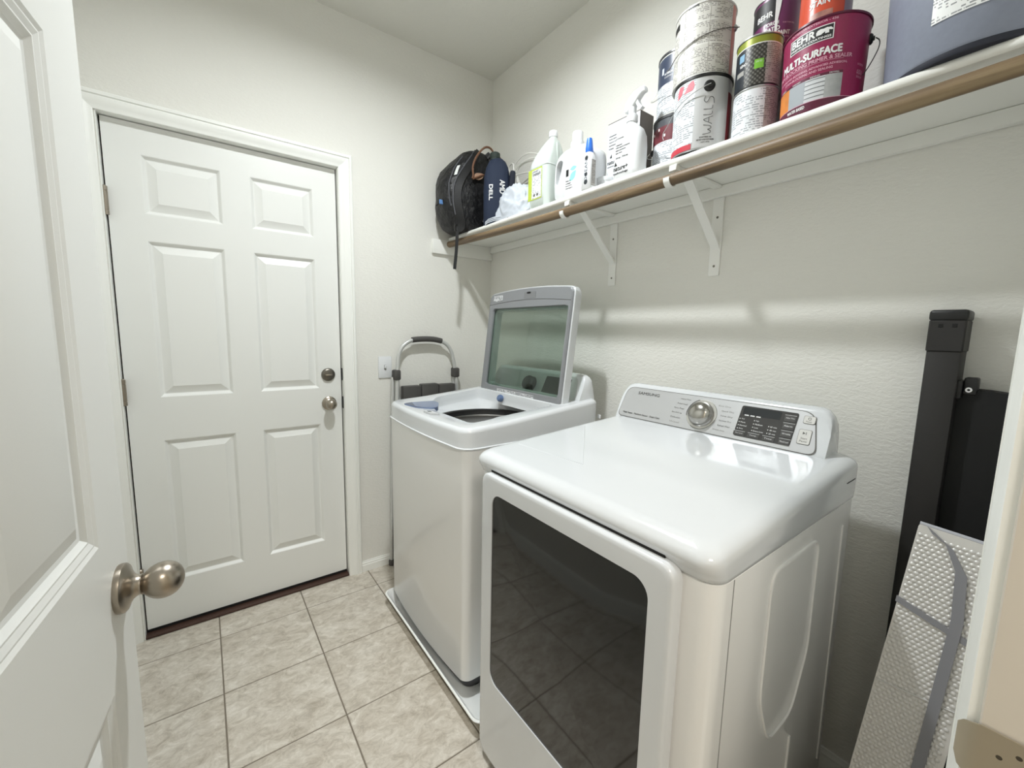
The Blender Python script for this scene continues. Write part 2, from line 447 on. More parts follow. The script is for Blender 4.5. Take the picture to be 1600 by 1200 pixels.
# baseboards
def baseboard(name, a, b, nrm, h, label):
    prof = [(0, 0), (.012, 0), (.012, h * .62), (.0095, h * .7), (.0095, h * .82), (.006, h * .9), (.0055, h), (0, h)]
    bm = B(); a, b, nrm = Vector(a), Vector(b), Vector(nrm)
    rings(bm, [[tuple(p + nrm * d + Vector((0, 0, z))) for d, z in prof] for p in (a, b)])
    return tag(obj(name, bm, M_TRIM, smooth=25), label, 'baseboard', kind='structure')
baseboard('baseboard_far', (DR + .067, 0, 0), (0, 0, 0), (0, -1, 0), .056, 'white baseboard between the far door casing and the corner')
baseboard('baseboard_right', (0, 0, 0), (0, YN, 0), (-1, 0, 0), .083, 'white baseboard along the wall behind the machines')
baseboard('baseboard_left', (XL, 0, 0), (XL, YN, 0), (1, 0, 0), .083, 'white baseboard behind the open door')
baseboard('baseboard_near', (JR + .067, YN, 0), (0, YN, 0), (0, 1, 0), .083, 'white baseboard beside the near doorway')

# ------------------------------------------------------------------ six panel doors
def panel_door_bm(w, z0, z1, th, rects, prof):
    """front at y=0 (facing -y), back at y=th; rects of raised panels on both faces"""
    bm = B()
    xs = sorted({0, w, *[r[0] for r in rects], *[r[1] for r in rects]}); zs = sorted({z0, z1, *[r[2] for r in rects], *[r[3] for r in rects]})
    for side in (0, 1):
        Y = (lambda d: d) if side == 0 else (lambda d: th - d)
        for i in range(len(xs) - 1):
            for k in range(len(zs) - 1):
                a, b, c, d = xs[i], xs[i + 1], zs[k], zs[k + 1]
                hit = any(r[0] <= a + 1e-6 and b <= r[1] + 1e-6 and r[2] <= c + 1e-6 and d <= r[3] + 1e-6 for r in rects)
                if not hit: bm.faces.new([bm.verts.new(p) for p in ((a, Y(0), c), (b, Y(0), c), (b, Y(0), d), (a, Y(0), d))])
        for (a, b, c, d) in rects:
            rs = [[(a + o, Y(dp), c + o), (b - o, Y(dp), c + o), (b - o, Y(dp), d - o), (a + o, Y(dp), d - o)] for o, dp in prof]
            rings(bm, rs, False, True)
    bmesh.ops.remove_doubles(bm, verts=bm.verts, dist=1e-5)
    # edges
    for q in (((0, 0, z0), (0, th, z0), (0, th, z1), (0, 0, z1)), ((w, 0, z0), (w, 0, z1), (w, th, z1), (w, th, z0)), ((0, 0, z1), (0, th, z1), (w, th, z1), (w, 0, z1)), ((0, 0, z0), (w, 0, z0), (w, th, z0), (0, th, z0))):
        bm.faces.new([bm.verts.new(p) for p in q])
    bmesh.ops.remove_doubles(bm, verts=bm.verts, dist=1e-5)
    return bm
Z = [(1.715, 1.930), (1.002, 1.615), (.2128, .8234)]
def knob_parts(root_obj, mtx, egg=True, parent_label=None):
    """mtx: local z points out of the door"""
    bm = lathe(B(), [(0, 0), (.033, 0), (.0338, .003), (.0335, .007), (.031, .0095), (.025, .0115), (.018, .0155), (.0145, .020), (.0135, .024)], 36, mtx=mtx)
    obj('knob_rosette', bm, M_NICKEL, root_obj)
    R, L, c = .0255, .0255, .0480
    prof = [(.0115, .0225), (.0140, .0235), (.0140, .0252), (.0115, .0262)] + [(R * sin(t) * (1 - .06 * cos(t)), c - L * cos(t)) for t in [pi * k / 16 for k in range(2, 17)]]
    bm = lathe(B(), prof, 36, mtx=mtx)
    return obj('knob', bm, M_NICKEL, root_obj)

FAR_PROF = [(0, 0), (.003, .0015), (.012, .012), (.015, .0125), (.042, .003), (.0435, .0018)]
dw = DR - DL
p1, p2, p3, p4 = .1033, .3511, .4548, .701
rects = [(a, b, z0, z1) for a, b in ((p1, p2), (p3, p4)) for z0, z1 in Z]
bm = panel_door_bm(dw - .004, .024, 2.039, .04, rects, FAR_PROF); bm.transform(Matrix.Translation((DL + .002, .03, 0)))
d1 = tag(obj('door_1', bm, M_DOOR, smooth=20), 'closed white six-panel door with knob and deadbolt in the far wall', 'door', kind='structure')
def out_mtx(p, d):  # local z -> d
    return Matrix.Translation(p) @ Vector((0, 0, 1)).rotation_difference(Vector(d)).to_matrix().to_4x4()
knob_parts(d1, out_mtx((-.9329, .03, .9248), (0, -1, 0)))
bm = lathe(B(), [(0, 0), (.0315, 0), (.032, .005), (.029, .010), (.02, .0135), (0.0, .014)], 36, mtx=out_mtx((-.9329, .03, 1.0671), (0, -1, 0)))
db = obj('deadbolt', bm, M_DARKNICKEL, d1, label='round satin deadbolt with thumb turn above the knob')
obj('thumb_turn', box(B(), (-.950, .004, 1.0635), (-.916, .018, 1.0705), .003, 2), M_NICKEL, db)
for zc in (1.74, 1.03, .25):
    bm = lathe(B(), [(.0095, -.05), (.0095, -.035), (.008, -.0345), (.008, -.0335), (.0095, -.033), (.0095, .033), (.008, .0335), (.008, .0345), (.0095, .035), (.0095, .05), (.005, .054)], 14, center=(DL - .001, .012, zc))
    box(bm, (DL - .004, .016, zc - .05), (DL + .0025, .0295, zc + .05))
    obj('hinge', bm, M_NICKEL, d1)
for zc in (.9248, 1.0671):
    obj('strike_edge', box(B(), (DR + .0005, .012, zc - .03), (DR + .0026, .034, zc + .03), .0006, 1), M_RUBBER, d1)
bm = box(B(), (DL - .003, -.004, 0), (DR + .003, .11, .010), .003, 2)
th = tag(obj('trim_5', bm, mat('bronze_threshold', '#4a352d', .45, .3), smooth=30), 'dark bronze threshold under the closed far door', 'threshold', kind='structure')
obj('door_sweep', box(B(), (DL + .002, .0315, .0105), (DR - .002, .06, .0245), .001, 1), M_GAP, d1)
bm = box(B(), (DL - .0028, .05, .0105), (DL + .002, .075, 2.0415)); box(bm, (DR - .0015, .05, .0105), (DR + .0028, .075, 2.0415)); box(bm, (DL - .0028, .05, 2.039), (DR + .0028, .075, 2.0418))
obj('weatherstrip', bm, M_GAP, d1)

# near door, opened into the room on the left
TH = radians(6.5); DOR = Vector((-1.6203, -2.1232, 0)); DW2 = .783
d2m = Matrix.Translation(DOR) @ Matrix.Rotation(pi / 2 - TH, 4, 'Z')
NEAR_PROF = [(0, 0), (.005, .0022), (.007, .0022), (.0135, .0046), (.0155, .0046), (.022, .0095), (.027, .0105), (.046, .004), (.0475, .0035)]
q = [(.105, .342), (.446, .680)]
rects = [(a, b, z0, z1) for a, b in q for z0, z1 in [(1.715, 1.93), (1.012, 1.607), (.2128, .806)]]
d2 = tag(obj('door_2', panel_door_bm(DW2, .012, 2.04, .035, rects, NEAR_PROF), M_DOOR, smooth=20), 'open white six-panel door standing along the near left side', 'door', kind='structure')
d2.matrix_world = d2m
knob_parts(d2, out_mtx((.735, 0, .9248), (0, -1, 0)))
bm = lathe(B(), [(0, 0), (.033, 0), (.0335, .004), (.031, .008), (.0125, .013), (.0115, .024), (.025, .04), (.024, .055), (0, .068)], 28, mtx=out_mtx((.735, .035, .9248), (0, 1, 0)))
obj('knob', bm, M_NICKEL, d2)
obj('latch', box(B(), (DW2 - .001, .006, .897), (DW2 + .001, .029, .953), .0004, 1), M_NICKEL, d2)
for zc in (1.8, 1.0, .25):
    bm = lathe(B(), [(.006, -.045), (.006, .045), (.003, .048)], 12, center=(-.008, .041, zc)); box(bm, (-.008, .0352, zc - .045), (.02, .0372, zc + .045))
    obj('hinge', bm, M_NICKEL, d2)

# ------------------------------------------------------------------ ceiling light (out of frame, lights the room)
LX, LY = -.92, -1.05
t = thing('ceiling_light', 'small round recessed light in the middle of the ceiling', 'lamp', (LX, LY, H))
obj('trim_ring', lathe(B(), [(.051, -.0008), (.075, -.0008), (.074, -.011), (.064, -.0175), (.0525, -.0175), (.051, -.0155), (.051, -.0008)], 48, cap=False), M_TRIM, t)
bm = B(); bm.faces.new([bm.verts.new((.050 * cos(-2 * pi * k / 40), .050 * sin(-2 * pi * k / 40), -.004)) for k in range(40)])
obj('diffuser', bm, mat('lamp_diffuser', '#ffffff', .4, emit=ROOM_LIGHT), t, smooth=0)

# ------------------------------------------------------------------ light switch
t = thing('light_switch', 'white toggle light switch on the far wall beside the door', 'switch', (-.659, 0, 1.0965))
obj('wall_plate', box(B(), (-.035, -.0065, -.057), (.035, -.0002, .057), .004, 2), M_PLASTICW, t)
obj('toggle', box(B(), (-.0045, -.016, -.001), (.0045, -.006, .013), .0015, 2, Matrix.Rotation(.25, 4, 'X')), M_PLASTICW, t)
obj('toggle_slot', box(B(), (-.0055, -.0069, -.0125), (.0055, -.0063, .0125)), mat('slot_grey', '#8c8c88', .6), t)
for zz in (-.03, .03):
    obj('screw', lathe(B(), [(0, 0), (.0033, 0), (.0028, .0011), (0, .0013)], 12, mtx=out_mtx((0, -.0064, zz), (0, -1, 0))), M_PLASTICW, t)

# ------------------------------------------------------------------ shelf, rod, brackets
ST, SB, SX = 1.808, 1.789, -.280
t = thing('wall_shelf', 'long white wall shelf carrying paint cans and cleaning bottles', 'shelf', (0, YN / 2, SB))
bm = B(); prof = [(-.001, SB), (SX, SB), (SX - .0035, SB + .004), (SX - .005, (SB + ST) / 2), (SX - .0035, ST - .004), (SX, ST), (-.001, ST)]
rings(bm, [[(x, y, z) for x, z in prof] for y in (-.002, YN + .002)])
obj('board', bm, M_SHELF, t, world=True)
obj('wall_cleat', box(B(), (-.018, YN + .02, 1.752), (-.001, -.019, SB - .0003), .002, 1), M_SHELF, t, world=True)
obj('end_cleat', box(B(), (-.388, -.018, 1.7124), (-.001, -.001, SB - .0003), .003, 2), M_SHELF, t, world=True)
obj('end_cleat', box(B(), (-.30, YN + .001, 1.7124), (-.001, YN + .018, SB - .0003), .003, 2), M_SHELF, t, world=True)
rodpts = [(-.2885, -.0185, 1.769), (-.2885, -.4, 1.757), (-.2885, -.93, 1.7475), (-.2885, -1.37, 1.7455), (-.2885, -1.78, 1.750), (-.2885, YN + .0185, 1.757)]
o = tag(obj('closet_rod', tube(B(), rodpts, .0165, 20, smooth=2), M_WOOD), 'brown wooden closet rod hanging under the front of the shelf', 'rod')
def bracket(yc, label):
    t = thing('shelf_bracket', label, 'bracket', (0, yc, 1.495), 0, 'white shelf and rod brackets')
    w = .0185
    obj('wall_plate', box(B(), (-.006, yc - w, 1.4975), (-.0008, yc + w, 1.752), .001, 1), M_BRKT, t, world=True)
    obj('arm', box(B(), (-.268, yc - .0135, 1.7795), (-.019, yc + .0135, 1.7885), .001, 1), M_BRKT, t, world=True)
    bm = B(); ribbon(bm, [(-.0035, yc, 1.585), (-.0105, yc, 1.597), (-.20, yc, 1.772), (-.225, yc, 1.778)], (0, .0145, 0), (-.002, 0, -.002))
    obj('brace', bm, M_BRKT, t, world=True)
    bm = B(); zc = 1.7465; R = .0195
    pts = [(-.262, yc + .0, 1.783), (-.2655, yc, 1.765)] + [(-.2885 + R * cos(a), yc, zc + R * sin(a)) for a in [radians(20 - 11 * k) for k in range(0, 20)]]
    rs = []
    for i, p in enumerate(pts):
        d = Vector(pts[min(i + 1, len(pts) - 1)]) - Vector(pts[max(i - 1, 0)]); nrm = Vector((d.z, 0, -d.x)).normalized() * .0016
        p = Vector(p); h = Vector((0, .0095, 0)); rs.append([p - h - nrm, p + h - nrm, p + h + nrm, p - h + nrm])
    rings(bm, rs); obj('rod_hook', bm, M_BRKT, t, world=True)
    obj('arm_tip', box(B(), (-.2865, yc - .0165, 1.7715), (-.268, yc + .008, 1.7885), .0015, 1), M_BRKT, t, world=True)
    for zz in (1.53, 1.69):
        obj('screw', lathe(B(), [(0, 0), (.0042, 0), (.0035, .0013), (0, .0018)], 10, mtx=out_mtx((-.006, yc, zz), (-1, 0, 0))), M_DARKNICKEL, t, world=True)
bracket(-.9413, 'white angled bracket under the shelf, above the washer lid')
bracket(-1.386, 'white angled bracket under the shelf, above the dryer controls')

# ------------------------------------------------------------------ machines
def outline_rings(bm, poly_fn, levels, cap0=True, cap1=True):
    rings(bm, [[(x, y, z(x, y) if callable(z) else z) for x, y in poly_fn(off)] for off, z in levels], cap0, cap1)
CU = Vector((.05, 0, .112)).normalized(); CN = Vector((-CU.z, 0, CU.x))      # console plane: up direction and outward normal
class Console:
    def __init__(s, root, y0, s0, s1, hgt, xb=-.235, zb=1.0, xr=-.14):
        s.root = root; s.o = Vector((xb, y0, 1.003)); L = s1 - s0
        bm = B(); rs = []
        front_t = hgt
        prof = [(xb - .008, .97), (xb - .003, zb)]
        top = s.o + CU * front_t
        P = [(s.o.x + CN.x * .0 + CU.x * k * front_t, 1.003 + CU.z * k * front_t) for k in (0, .25, .5, .75, .93)] + [(top.x + .004, top.z + .002), (top.x + .02, top.z + .004), (top.x + .034, top.z - .004)] + \
            [(xr - .006, 1.06), (xr - .001, .99), (xr - .001, .95), (xb - .008, .95)]
        for d, k in ((0, .52), (.003, .72), (.009, .86), (.018, .95), (.03, .99), (.045, 1.0)):
            rs.append((d, k))
        secs = rs + [(L - d, k) for d, k in reversed(rs)]
        R = []
        for d, k in secs:
            y = y0 - (s0 + d)
            R.append([(max(x, xb + (x - xb)), y, z if z < 1.0 else 1.0 + (z - 1.0) * k) if z < 1.0 else (s.o.x + (x - s.o.x) * (k if x < top.x + .01 else 1), y, 1.0 + (z - 1.0) * k) for x, z in P])
        rings(bm, R); obj('console', bm, M_ENAMEL, root, world=True, smooth=50)
    def pt(s, a, t, n=0): return s.o + Vector((0, -1, 0)) * a + CU * t + CN * n
    def plate(s, name, poly, n0, n1, material, parent=None, bev=0, **kw):
        bm = B(); extrude2d(bm, poly, lambda p: s.pt(p[0], p[1], n0), lambda p: s.pt(p[0], p[1], n1))
        if bev:
            bmesh.ops.bevel(bm, geom=[e for e in bm.edges if len(e.link_faces) == 2 and e.calc_face_angle(0) > 1.0], offset=bev, segments=2, affect='EDGES')
        return obj(name, bm, material, parent or s.root, world=True, **kw)
    def text(s, name, txt, a, t, h, w, n, material, parent=None, bold=0, left=False):
        bm = text_bm(txt, h, w, align_left=left)
        if bold: bolden(bm, bold)
        mapped(bm, lambda x, y: s.pt(a + x, t + y, n))
        return obj(name, bm, material, parent or s.root, world=True, smooth=0)

M_CABSIDE = M_ENAMELD
DY0, DY1, DX0, DX1 = -1.18, -1.866, -.808, -.135
t = thing('clothes_dryer', 'white front-loading dryer with a dark window and a silver control panel', 'dryer', (-.47, -1.523, 0)); DRY = t
def dry_poly(off): return rr(DX0 + off, DX1 - off, DY1 + off, DY0 - off, .032, 8)
bm = B(); outline_rings(bm, dry_poly, [(.003, .065), (0, .07), (0, .9035), (.0015, .905)])
cab = obj('cabinet', bm, M_CABSIDE, t, world=True)
bm = B(); outline_rings(bm, dry_poly, [(.022, .0), (.022, .067)]); obj('toe_kick', bm, M_RUBBER, t, world=True)
zt = lambda x, y: .966 + (x + .808) * .068
def cap_z(f): return lambda x, y: zt(x, y) - f
bm = B()
def cap_poly(off, f): return rr(DX0 - f + off, DX1 - off, DY1 + off, DY0 - off, .034, 8)
lev = [(.004, .9056, 0), (-.001, .9068, 0), (-.0025, .909, .001), (-.003, .916, .003), (-.0035, .924, .007), (-.0035, .930, .011), (-.0035, .936, .013)]
for k in range(0, 8):
    a = radians(90 * k / 7); lev.append((-.0035 + .034 * (1 - cos(a)), cap_z(.026 * (1 - sin(a))), .0135))
rings(bm, [[(x, y, z(x, y) if callable(z) else z) for x, y in cap_poly(off, f)] for off, z, f in lev])
cap = obj('top_cover', bm, M_ENAMEL, t, world=True, smooth=50)
# pressed creases on the top
def bead(bm, pts, r): tube(bm, pts, r, 6)
zz = lambda x, y: zt(x, y) - .0024
bm = B()
for pl in ([(-.43, -1.222), (-.69, -1.463), (-.705, -1.225)],):
    bead(bm, [(x, y, zz(x, y)) for x, y in pl], .0036)
obj('crease', bm, M_ENAMEL, t, world=True)
# side pressing
def side_pts(poly): return [(x, DY1 - .0004, z) for x, z in poly]
bm = B(); ol = fillet([(-.605, .862), (-.372, .862), (-.368, .60), (-.43, .475), (-.545, .475), (-.605, .60)], .035, 5)
bead(bm, side_pts(ol + ol[:1]), .0035)
bead(bm, side_pts([(-.215, .85), (-.2, .5), (-.19, .2)]), .003); bead(bm, side_pts([(-.42, .41), (-.42, .1)]), .0035)
obj('pressed_bead', bm, M_CABSIDE, t, world=True)
obj('panel_seam', box(B(), (-.7562, DY1 - .0006, .07), (-.7545, DY1 + .002, .903)), mat('seam_grey', '#7d7d7a', .7), t, world=True)
obj('vent_slot', box(B(), (-.232, DY1 - .0042, .9565), (-.172, DY1 + .002, .9582)), M_GAP, t, world=True)
# door
DD0, DD1 = -1.236, -1.811
def dd(p, x): return (x, p[0], p[1])
bm = B(); ol = lambda o: rr(DD1 + o, DD0 - o, .085 + o, .9205 - o, .028, 8)
rings(bm, [[dd(p, x) for p in ol(o)] for o, x in ((.003, -.8085), (.0, -.812), (0, -.8320), (.0015, -.8355), (.0045, -.8375), (.012, -.838))], True, False)
hole = rr(-1.7655, -1.287, .335, .875, .034, 8)
c0 = (-1.526, .6)
hole_d = rr(-1.7655, -1.287, .335, .875, .034, 8)
rings(bm, [[dd(p, -.838) for p in ol(.012)], [dd(p, -.838) for p in hole_d], [dd(p, -.8345) for p in hole_d]], False, False)
bmesh.ops.remove_doubles(bm, verts=bm.verts, dist=1e-5)
dr = obj('door', bm, M_ENAMEL, t, world=True, smooth=35)
bm = B(); gp = rr(-1.7655, -1.287, .335, .875, .034, 8)
obj('door_gap_shade', box(B(), (-.820, DD1 + .03, .9206), (-.8085, DD0 - .02, .9262)), M_GAP, t, world=True)  # black strip standing in for the shade between door top and cap
# slightly bulged dark glass
def gx(yc, z): return -.8352 - .006 * max(0, 1 - ((yc + 1.526) / .24) ** 2) * max(0, 1 - ((z - .605) / .27) ** 2)
cg = (-1.526, .605); lv = []
for k in (1, .9, .75, .55, .35, .15, .03):
    pp = [(cg[0] + (p[0] - cg[0]) * k, cg[1] + (p[1] - cg[1]) * k) for p in gp]; lv.append([(gx(*p), *p) for p in pp])
rings(bm, lv, False, True); obj('window_glass', bm, M_DOORGLASS, dr, world=True, smooth=60)
# console
cs = Console(t, -1.21, -.022, .612, .124)
sil = cs.plate('control_panel', fillet([(-.014, .004), (-.003, .112), (.570, .112), (.592, .004)], [.022, .03, .03, .022], 6), .0005, .0022, M_SILVER)
cs.plate('panel_edge', fillet([(-.016, .002), (-.005, .114), (.572, .114), (.595, .002)], [.022, .03, .03, .022], 6), .0002, .0010, mat('edge_grey', '#6d6c69', .4, .5), sil)
M_INK = mat('grey_ink', '#5c5c5a', .5); M_INKL = mat('light_ink', '#8d8d8a', .5); M_WHITEINK = mat('white_ink', '#e4e4e4', .5)
cs.text('lettering', 'SAMSUNG', .086, .0945, .0098, .084, .0026, M_INK, sil, .0003)
cs.text('lettering', 'Multi Steam   Moisture Sensor   Smart Care', .080, .0185, .0062, .146, .0026, M_INK, sil, .0002)
K = ['Heavy Duty', 'Normal', 'Perm Press', 'Bedding', 'Delicates', 'Wool']; K2 = ['Eco Dry', 'Quick Dry', 'Time Dry', 'Sanitize Dry', 'Refresh Wear', 'Wrinkle Away']
for i, (a, b) in enumerate(zip(K, K2)):
    cs.text('lettering', a, .206 + (.018 * abs(i - 2.5) / 2.5 if i < 3 else .0), .096 - .0156 * i, .0052, .034, .0026, M_INKL if i == 5 else M_INK, sil)
    cs.text('lettering', b, .360 - (.012 if i in (0, 5) else 0), .092 - .0146 * i, .0052, .036, .0026, M_INKL if i in (0, 5) else M_INK, sil)
# dial
c = (.286, .0565)
def disc(name, r0, r1, n0, n1, material, parent, prof=None):
    bm = B(); q = out_mtx(cs.pt(c[0], c[1], n0), CN)
    lathe(bm, prof or [(0, 0), (r0, 0), (r1, n1 - n0), (0, n1 - n0)], 48, mtx=q); return obj(name, bm, material, parent, world=True)
rg = disc('dial_ring', .0475, .046, .0022, .0045, mat('dial_ring_silver', '#c9c8c4', .3, .8), sil)
bm = B(); q = out_mtx(cs.pt(c[0], c[1], .0046), CN)
for a0, a1 in ((20, 110), (150, 260)):
    tube(bm, [q @ Vector((.0462 * cos(radians(a)), .0462 * sin(radians(a)), .0004)) for a in range(a0, a1, 6)], .0008, 5)
obj('dial_mark', bm, mat('mark_grey', '#4a4a49', .5), rg, world=True)
dl = disc('dial', 0, 0, .0045, 0, mat('chrome_dial', '#b0aea9', .18, 1.0), sil, [(0, 0), (.0385, 0), (.0390, .003), (.0372, .006), (.0358, .0085), (.0352, .014), (.0325, .0205), (.0265, .0262), (.0175, .0298), (.008, .0315), (0, .0319)])
# dark display
M_PANEL = mat('dark_panel', '#3b3a39', .25); M_PANELB = mat('dark_button', '#454443', .35)
dp = cs.plate('display_panel', fillet([(.392, .014), (.396, .104), (.5375, .104), (.5335, .014)], .006, 4), .0022, .0034, M_PANEL, sil)
cs.plate('display', fillet([(.402, .078), (.403, .1005), (.4985, .1005), (.4975, .078)], .002, 3), .0034, .0038, mat('display_black', '#23272a', .12), dp)
for i, txt in enumerate(('Dry Level', 'Temp.', 'Time')):
    a = .4065 + .0375 * i
    bb = cs.plate('button', fillet([(a - .015, .0165), (a - .015, .0285), (a + .015, .0285), (a + .015, .0165)], .002, 3), .0034, .0042, M_PANELB, dp)
    cs.plate('button_rim', [(a - .015, .0285), (a - .015, .0292), (a + .015, .0292), (a + .015, .0285)], .0034, .0046, M_WHITEINK, dp)
    cs.text('lettering', txt, a, .0225, .0042, .019, .0045, M_WHITEINK, dp)
for i, col in enumerate((('Very', 'More', 'Normal', 'Damp'), ('High', 'Medium', 'Low', 'Extra Low'), ('60 min', '40 min', '20 min'))):
    for k, txt in enumerate(reversed(col)):
        z = .0365 + .0095 * k; a = .3985 + .0385 * i
        cs.text('lettering', txt, a + .004, z, .0042, None, .0038, M_WHITEINK, dp, left=True)
        cs.plate('indicator', [(a - .001, z - .0012), (a - .001, z + .0012), (a + .001, z + .0012), (a + .001, z - .0012)], .0034, .0038, M_WHITEINK, dp)
for i in range(3):
    a = .408 + .0155 * i
    cs.plate('indicator', [(a, .0755), (a, .0785), (a + .011, .0785), (a + .011, .0755)], .0034, .004, M_WHITEINK, dp)
for i, txt in enumerate(('Mixed Load', 'Wrinkle', 'Alarm', 'Adjust Time')):
    z = .0225 + .0215 * i
    cs.plate('button', fillet([(.5065, z - .0085), (.507, z + .0085), (.534, z + .0085), (.5325, z - .0085)], .002, 3), .0034, .0042, M_PANELB, dp)
    cs.plate('button_rim', [(.5065, z + .0078), (.507, z + .0085), (.534, z + .0085), (.534, z + .0078)], .0034, .0046, M_WHITEINK, dp)
    cs.text('lettering', txt, .520, z, .0045, .020, .0045, M_WHITEINK, dp)
for (a, z, w, h, txt) in ((.5625, .0905, .0125, .0095, 'Power'), (.5605, .045, .0135, .0185, 'Start\nPause')):
    b = cs.plate('button', fillet([(a - w, z - h), (a - w, z + h), (a + w, z + h), (a + w, z - h)], .004, 4), .0022, .0042, mat('button_silver', '#d3d2cf', .3, .5), sil, bev=.0007)
    cs.plate('button_rim', fillet([(a - w - .0012, z - h - .0012), (a - w - .0012, z + h + .0012), (a + w + .0012, z + h + .0012), (a + w + .0012, z - h - .0012)], .0045, 4), .0021, .0026, mat('edge_grey', '#6d6c69'), sil)
    if txt == 'Power':
        cs.text('lettering', 'Power', a, z - .005, .004, .013, .0045, M_INK, b)
        bm = B(); q = out_mtx(cs.pt(a, z + .003, .0045), CN); tube(bm, [q @ Vector((.0032 * cos(radians(k)), .0032 * sin(radians(k)), 0)) for k in range(0, 361, 30)], .0005, 5); obj('power_symbol', bm, M_INK, b, world=True)
    else:
        cs.text('lettering', 'Start', a, z - .004, .0045, .014, .0045, M_INK, b); cs.text('lettering', 'Pause', a, z - .0115, .0045, .016, .0045, M_INK, b)
        cs.plate('play_symbol', [(a - .005, z + .006), (a - .005, z + .013), (a + .001, z + .0095)], .0042, .0046, M_INK, b)
        cs.plate('pause_symbol', [(a + .002, z + .006), (a + .002, z + .013), (a + .0032, z + .013), (a + .0032, z + .006)], .0042, .0046, M_INK, b)

# washer
def bowed(P): return [(x - .019 * max(0, 1 - ((y + .678) / .3425) ** 2) if x < -.6 else x, y) for x, y in P]
def rrw(x0, x1, y0, y1, r, n=8):
    p = rr(x0, x1, y0, y1, r, n); k = 3 * (n + 1) - n - 1      # extra points along the bowed front edge
    a, b = p[2 * (n + 1) - 1], p[2 * (n + 1)]
    return bowed(p[:2 * (n + 1)] + [(a[0] + (b[0] - a[0]) * t_ / 14, a[1] + (b[1] - a[1]) * t_ / 14) for t_ in range(1, 14)] + p[2 * (n + 1):])
WY0, WY1, WX0, WX1 = -.335, -1.02, -.765, -.118
t = thing('washing_machine', 'white top-loading washer with its glass lid standing open', 'washing machine', (-.445, -.678, .006)); WSH = t
bm = B(); outline_rings(bm, lambda o: rrw(WX0 + .007 + o, WX1 - o, WY1 + .004 + o, WY0 - .004 - o, .03, 8), [(.003, .070), (0, .074), (0, .905)], True, False)
obj('cabinet', bm, M_CABSIDE, t, world=True)
bm = B(); outline_rings(bm, lambda o: rrw(WX0 + .012 + o, WX1 - o, WY1 + .007 + o, WY0 - .007 - o, .03, 6), [(.030, .012), (0, .071)])
for fx in (WX0 + .08, WX1 - .06):
    for fy in (WY0 - .06, WY1 + .06): lathe(bm, [(.02, .0065), (.022, .0085), (.014, .0095), (.014, .013)], 14, center=(fx, fy, 0))
obj('base_and_feet', bm, M_RUBBER, t, world=True)
wz = lambda x, y: .970 + (x + .772) * .092 + .006 * max(0, (-.60 - x) / .17)
N_ = 112; WC = (-.47, -.68)
op = fillet([(-.655, -.585), (-.60, -.445), (-.54, -.405), (-.315, -.395), (-.315, -.945), (-.585, -.93), (-.655, -.87)], [.04, .06, .03, .03, .03, .05, .03], 8)
def wpoly(off): return radial(rrw(WX0 - .004 + off, WX1 - off, WY1 - .003 + off, WY0 + .003 - off, max(.045 - off * .5, .01), 8), WC, N_)
opr = radial(op, WC, N_)
def shrink(P, k, c=WC): return [(c[0] + (x - c[0]) * k, c[1] + (y - c[1]) * k) for x, y in P]
bm = B(); R = []
for off, z in ((.006, .9065), (0, .9075), (0, .9105), (.004, .913), (.006, .93)): R.append([(x, y, z) for x, y in wpoly(off)])
for k in range(6):
    a = radians(18 * k); R.append([(x, y, wz(x, y) - .017 * (1 - sin(a))) for x, y in wpoly(.006 + .016 * (1 - cos(a)))])
wo = lambda x, y, d: max(wz(x, y) - d - .020 * min(1, max(0, (-.575 - x) / .075)), .924)
R.append([(x, y, wo(x, y, .001)) for x, y in shrink(opr, 1.02)])
for d, k in ((.002, 1.005), (.006, 1.0), (.03, .99), (.047, .98), (.053, .965)): R.append([(x, y, wo(x, y, d)) for x, y in shrink(opr, k)])
TC = (-.477, -.702)
circ = radial([(TC[0] + .219 * cos(2 * pi * k / 90), TC[1] + .219 * sin(2 * pi * k / 90)) for k in range(90)], WC, N_)
R.append([(x, y, .931) for x, y in circ]); R.append([(x, y, .924) for x, y in circ])
rings(bm, R, False, False)
obj('top_cover', bm, M_ENAMEL, t, world=True, smooth=50)
bm = lathe(B(), [(.2185, .915), (.2185, .9285), (.211, .931), (.203, .927), (.203, .905), (.200, .90)], 64, center=(*TC, 0), cap=False); obj('tub_seal', bm, M_BLACK, t, world=True)
bm = lathe(B(), [(.2015, .902), (.197, .907), (.192, .903), (.190, .885), (.206, .875), (.208, .845), (.2055, .84), (.208, .835), (.208, .80), (.2055, .795), (.208, .79), (.208, .40), (.19, .38), (0, .385)], 64, center=(*TC, 0)); dm = obj('drum', bm, M_STEEL, t, world=True)
bm = lathe(B(), [(.16, .386), (.15, .40), (.07, .415), (.05, .46), (0, .47)], 32, center=(*TC, 0)); obj('pulsator', bm, mat('pulsator_grey', '#9a9ca0', .4), t, world=True)
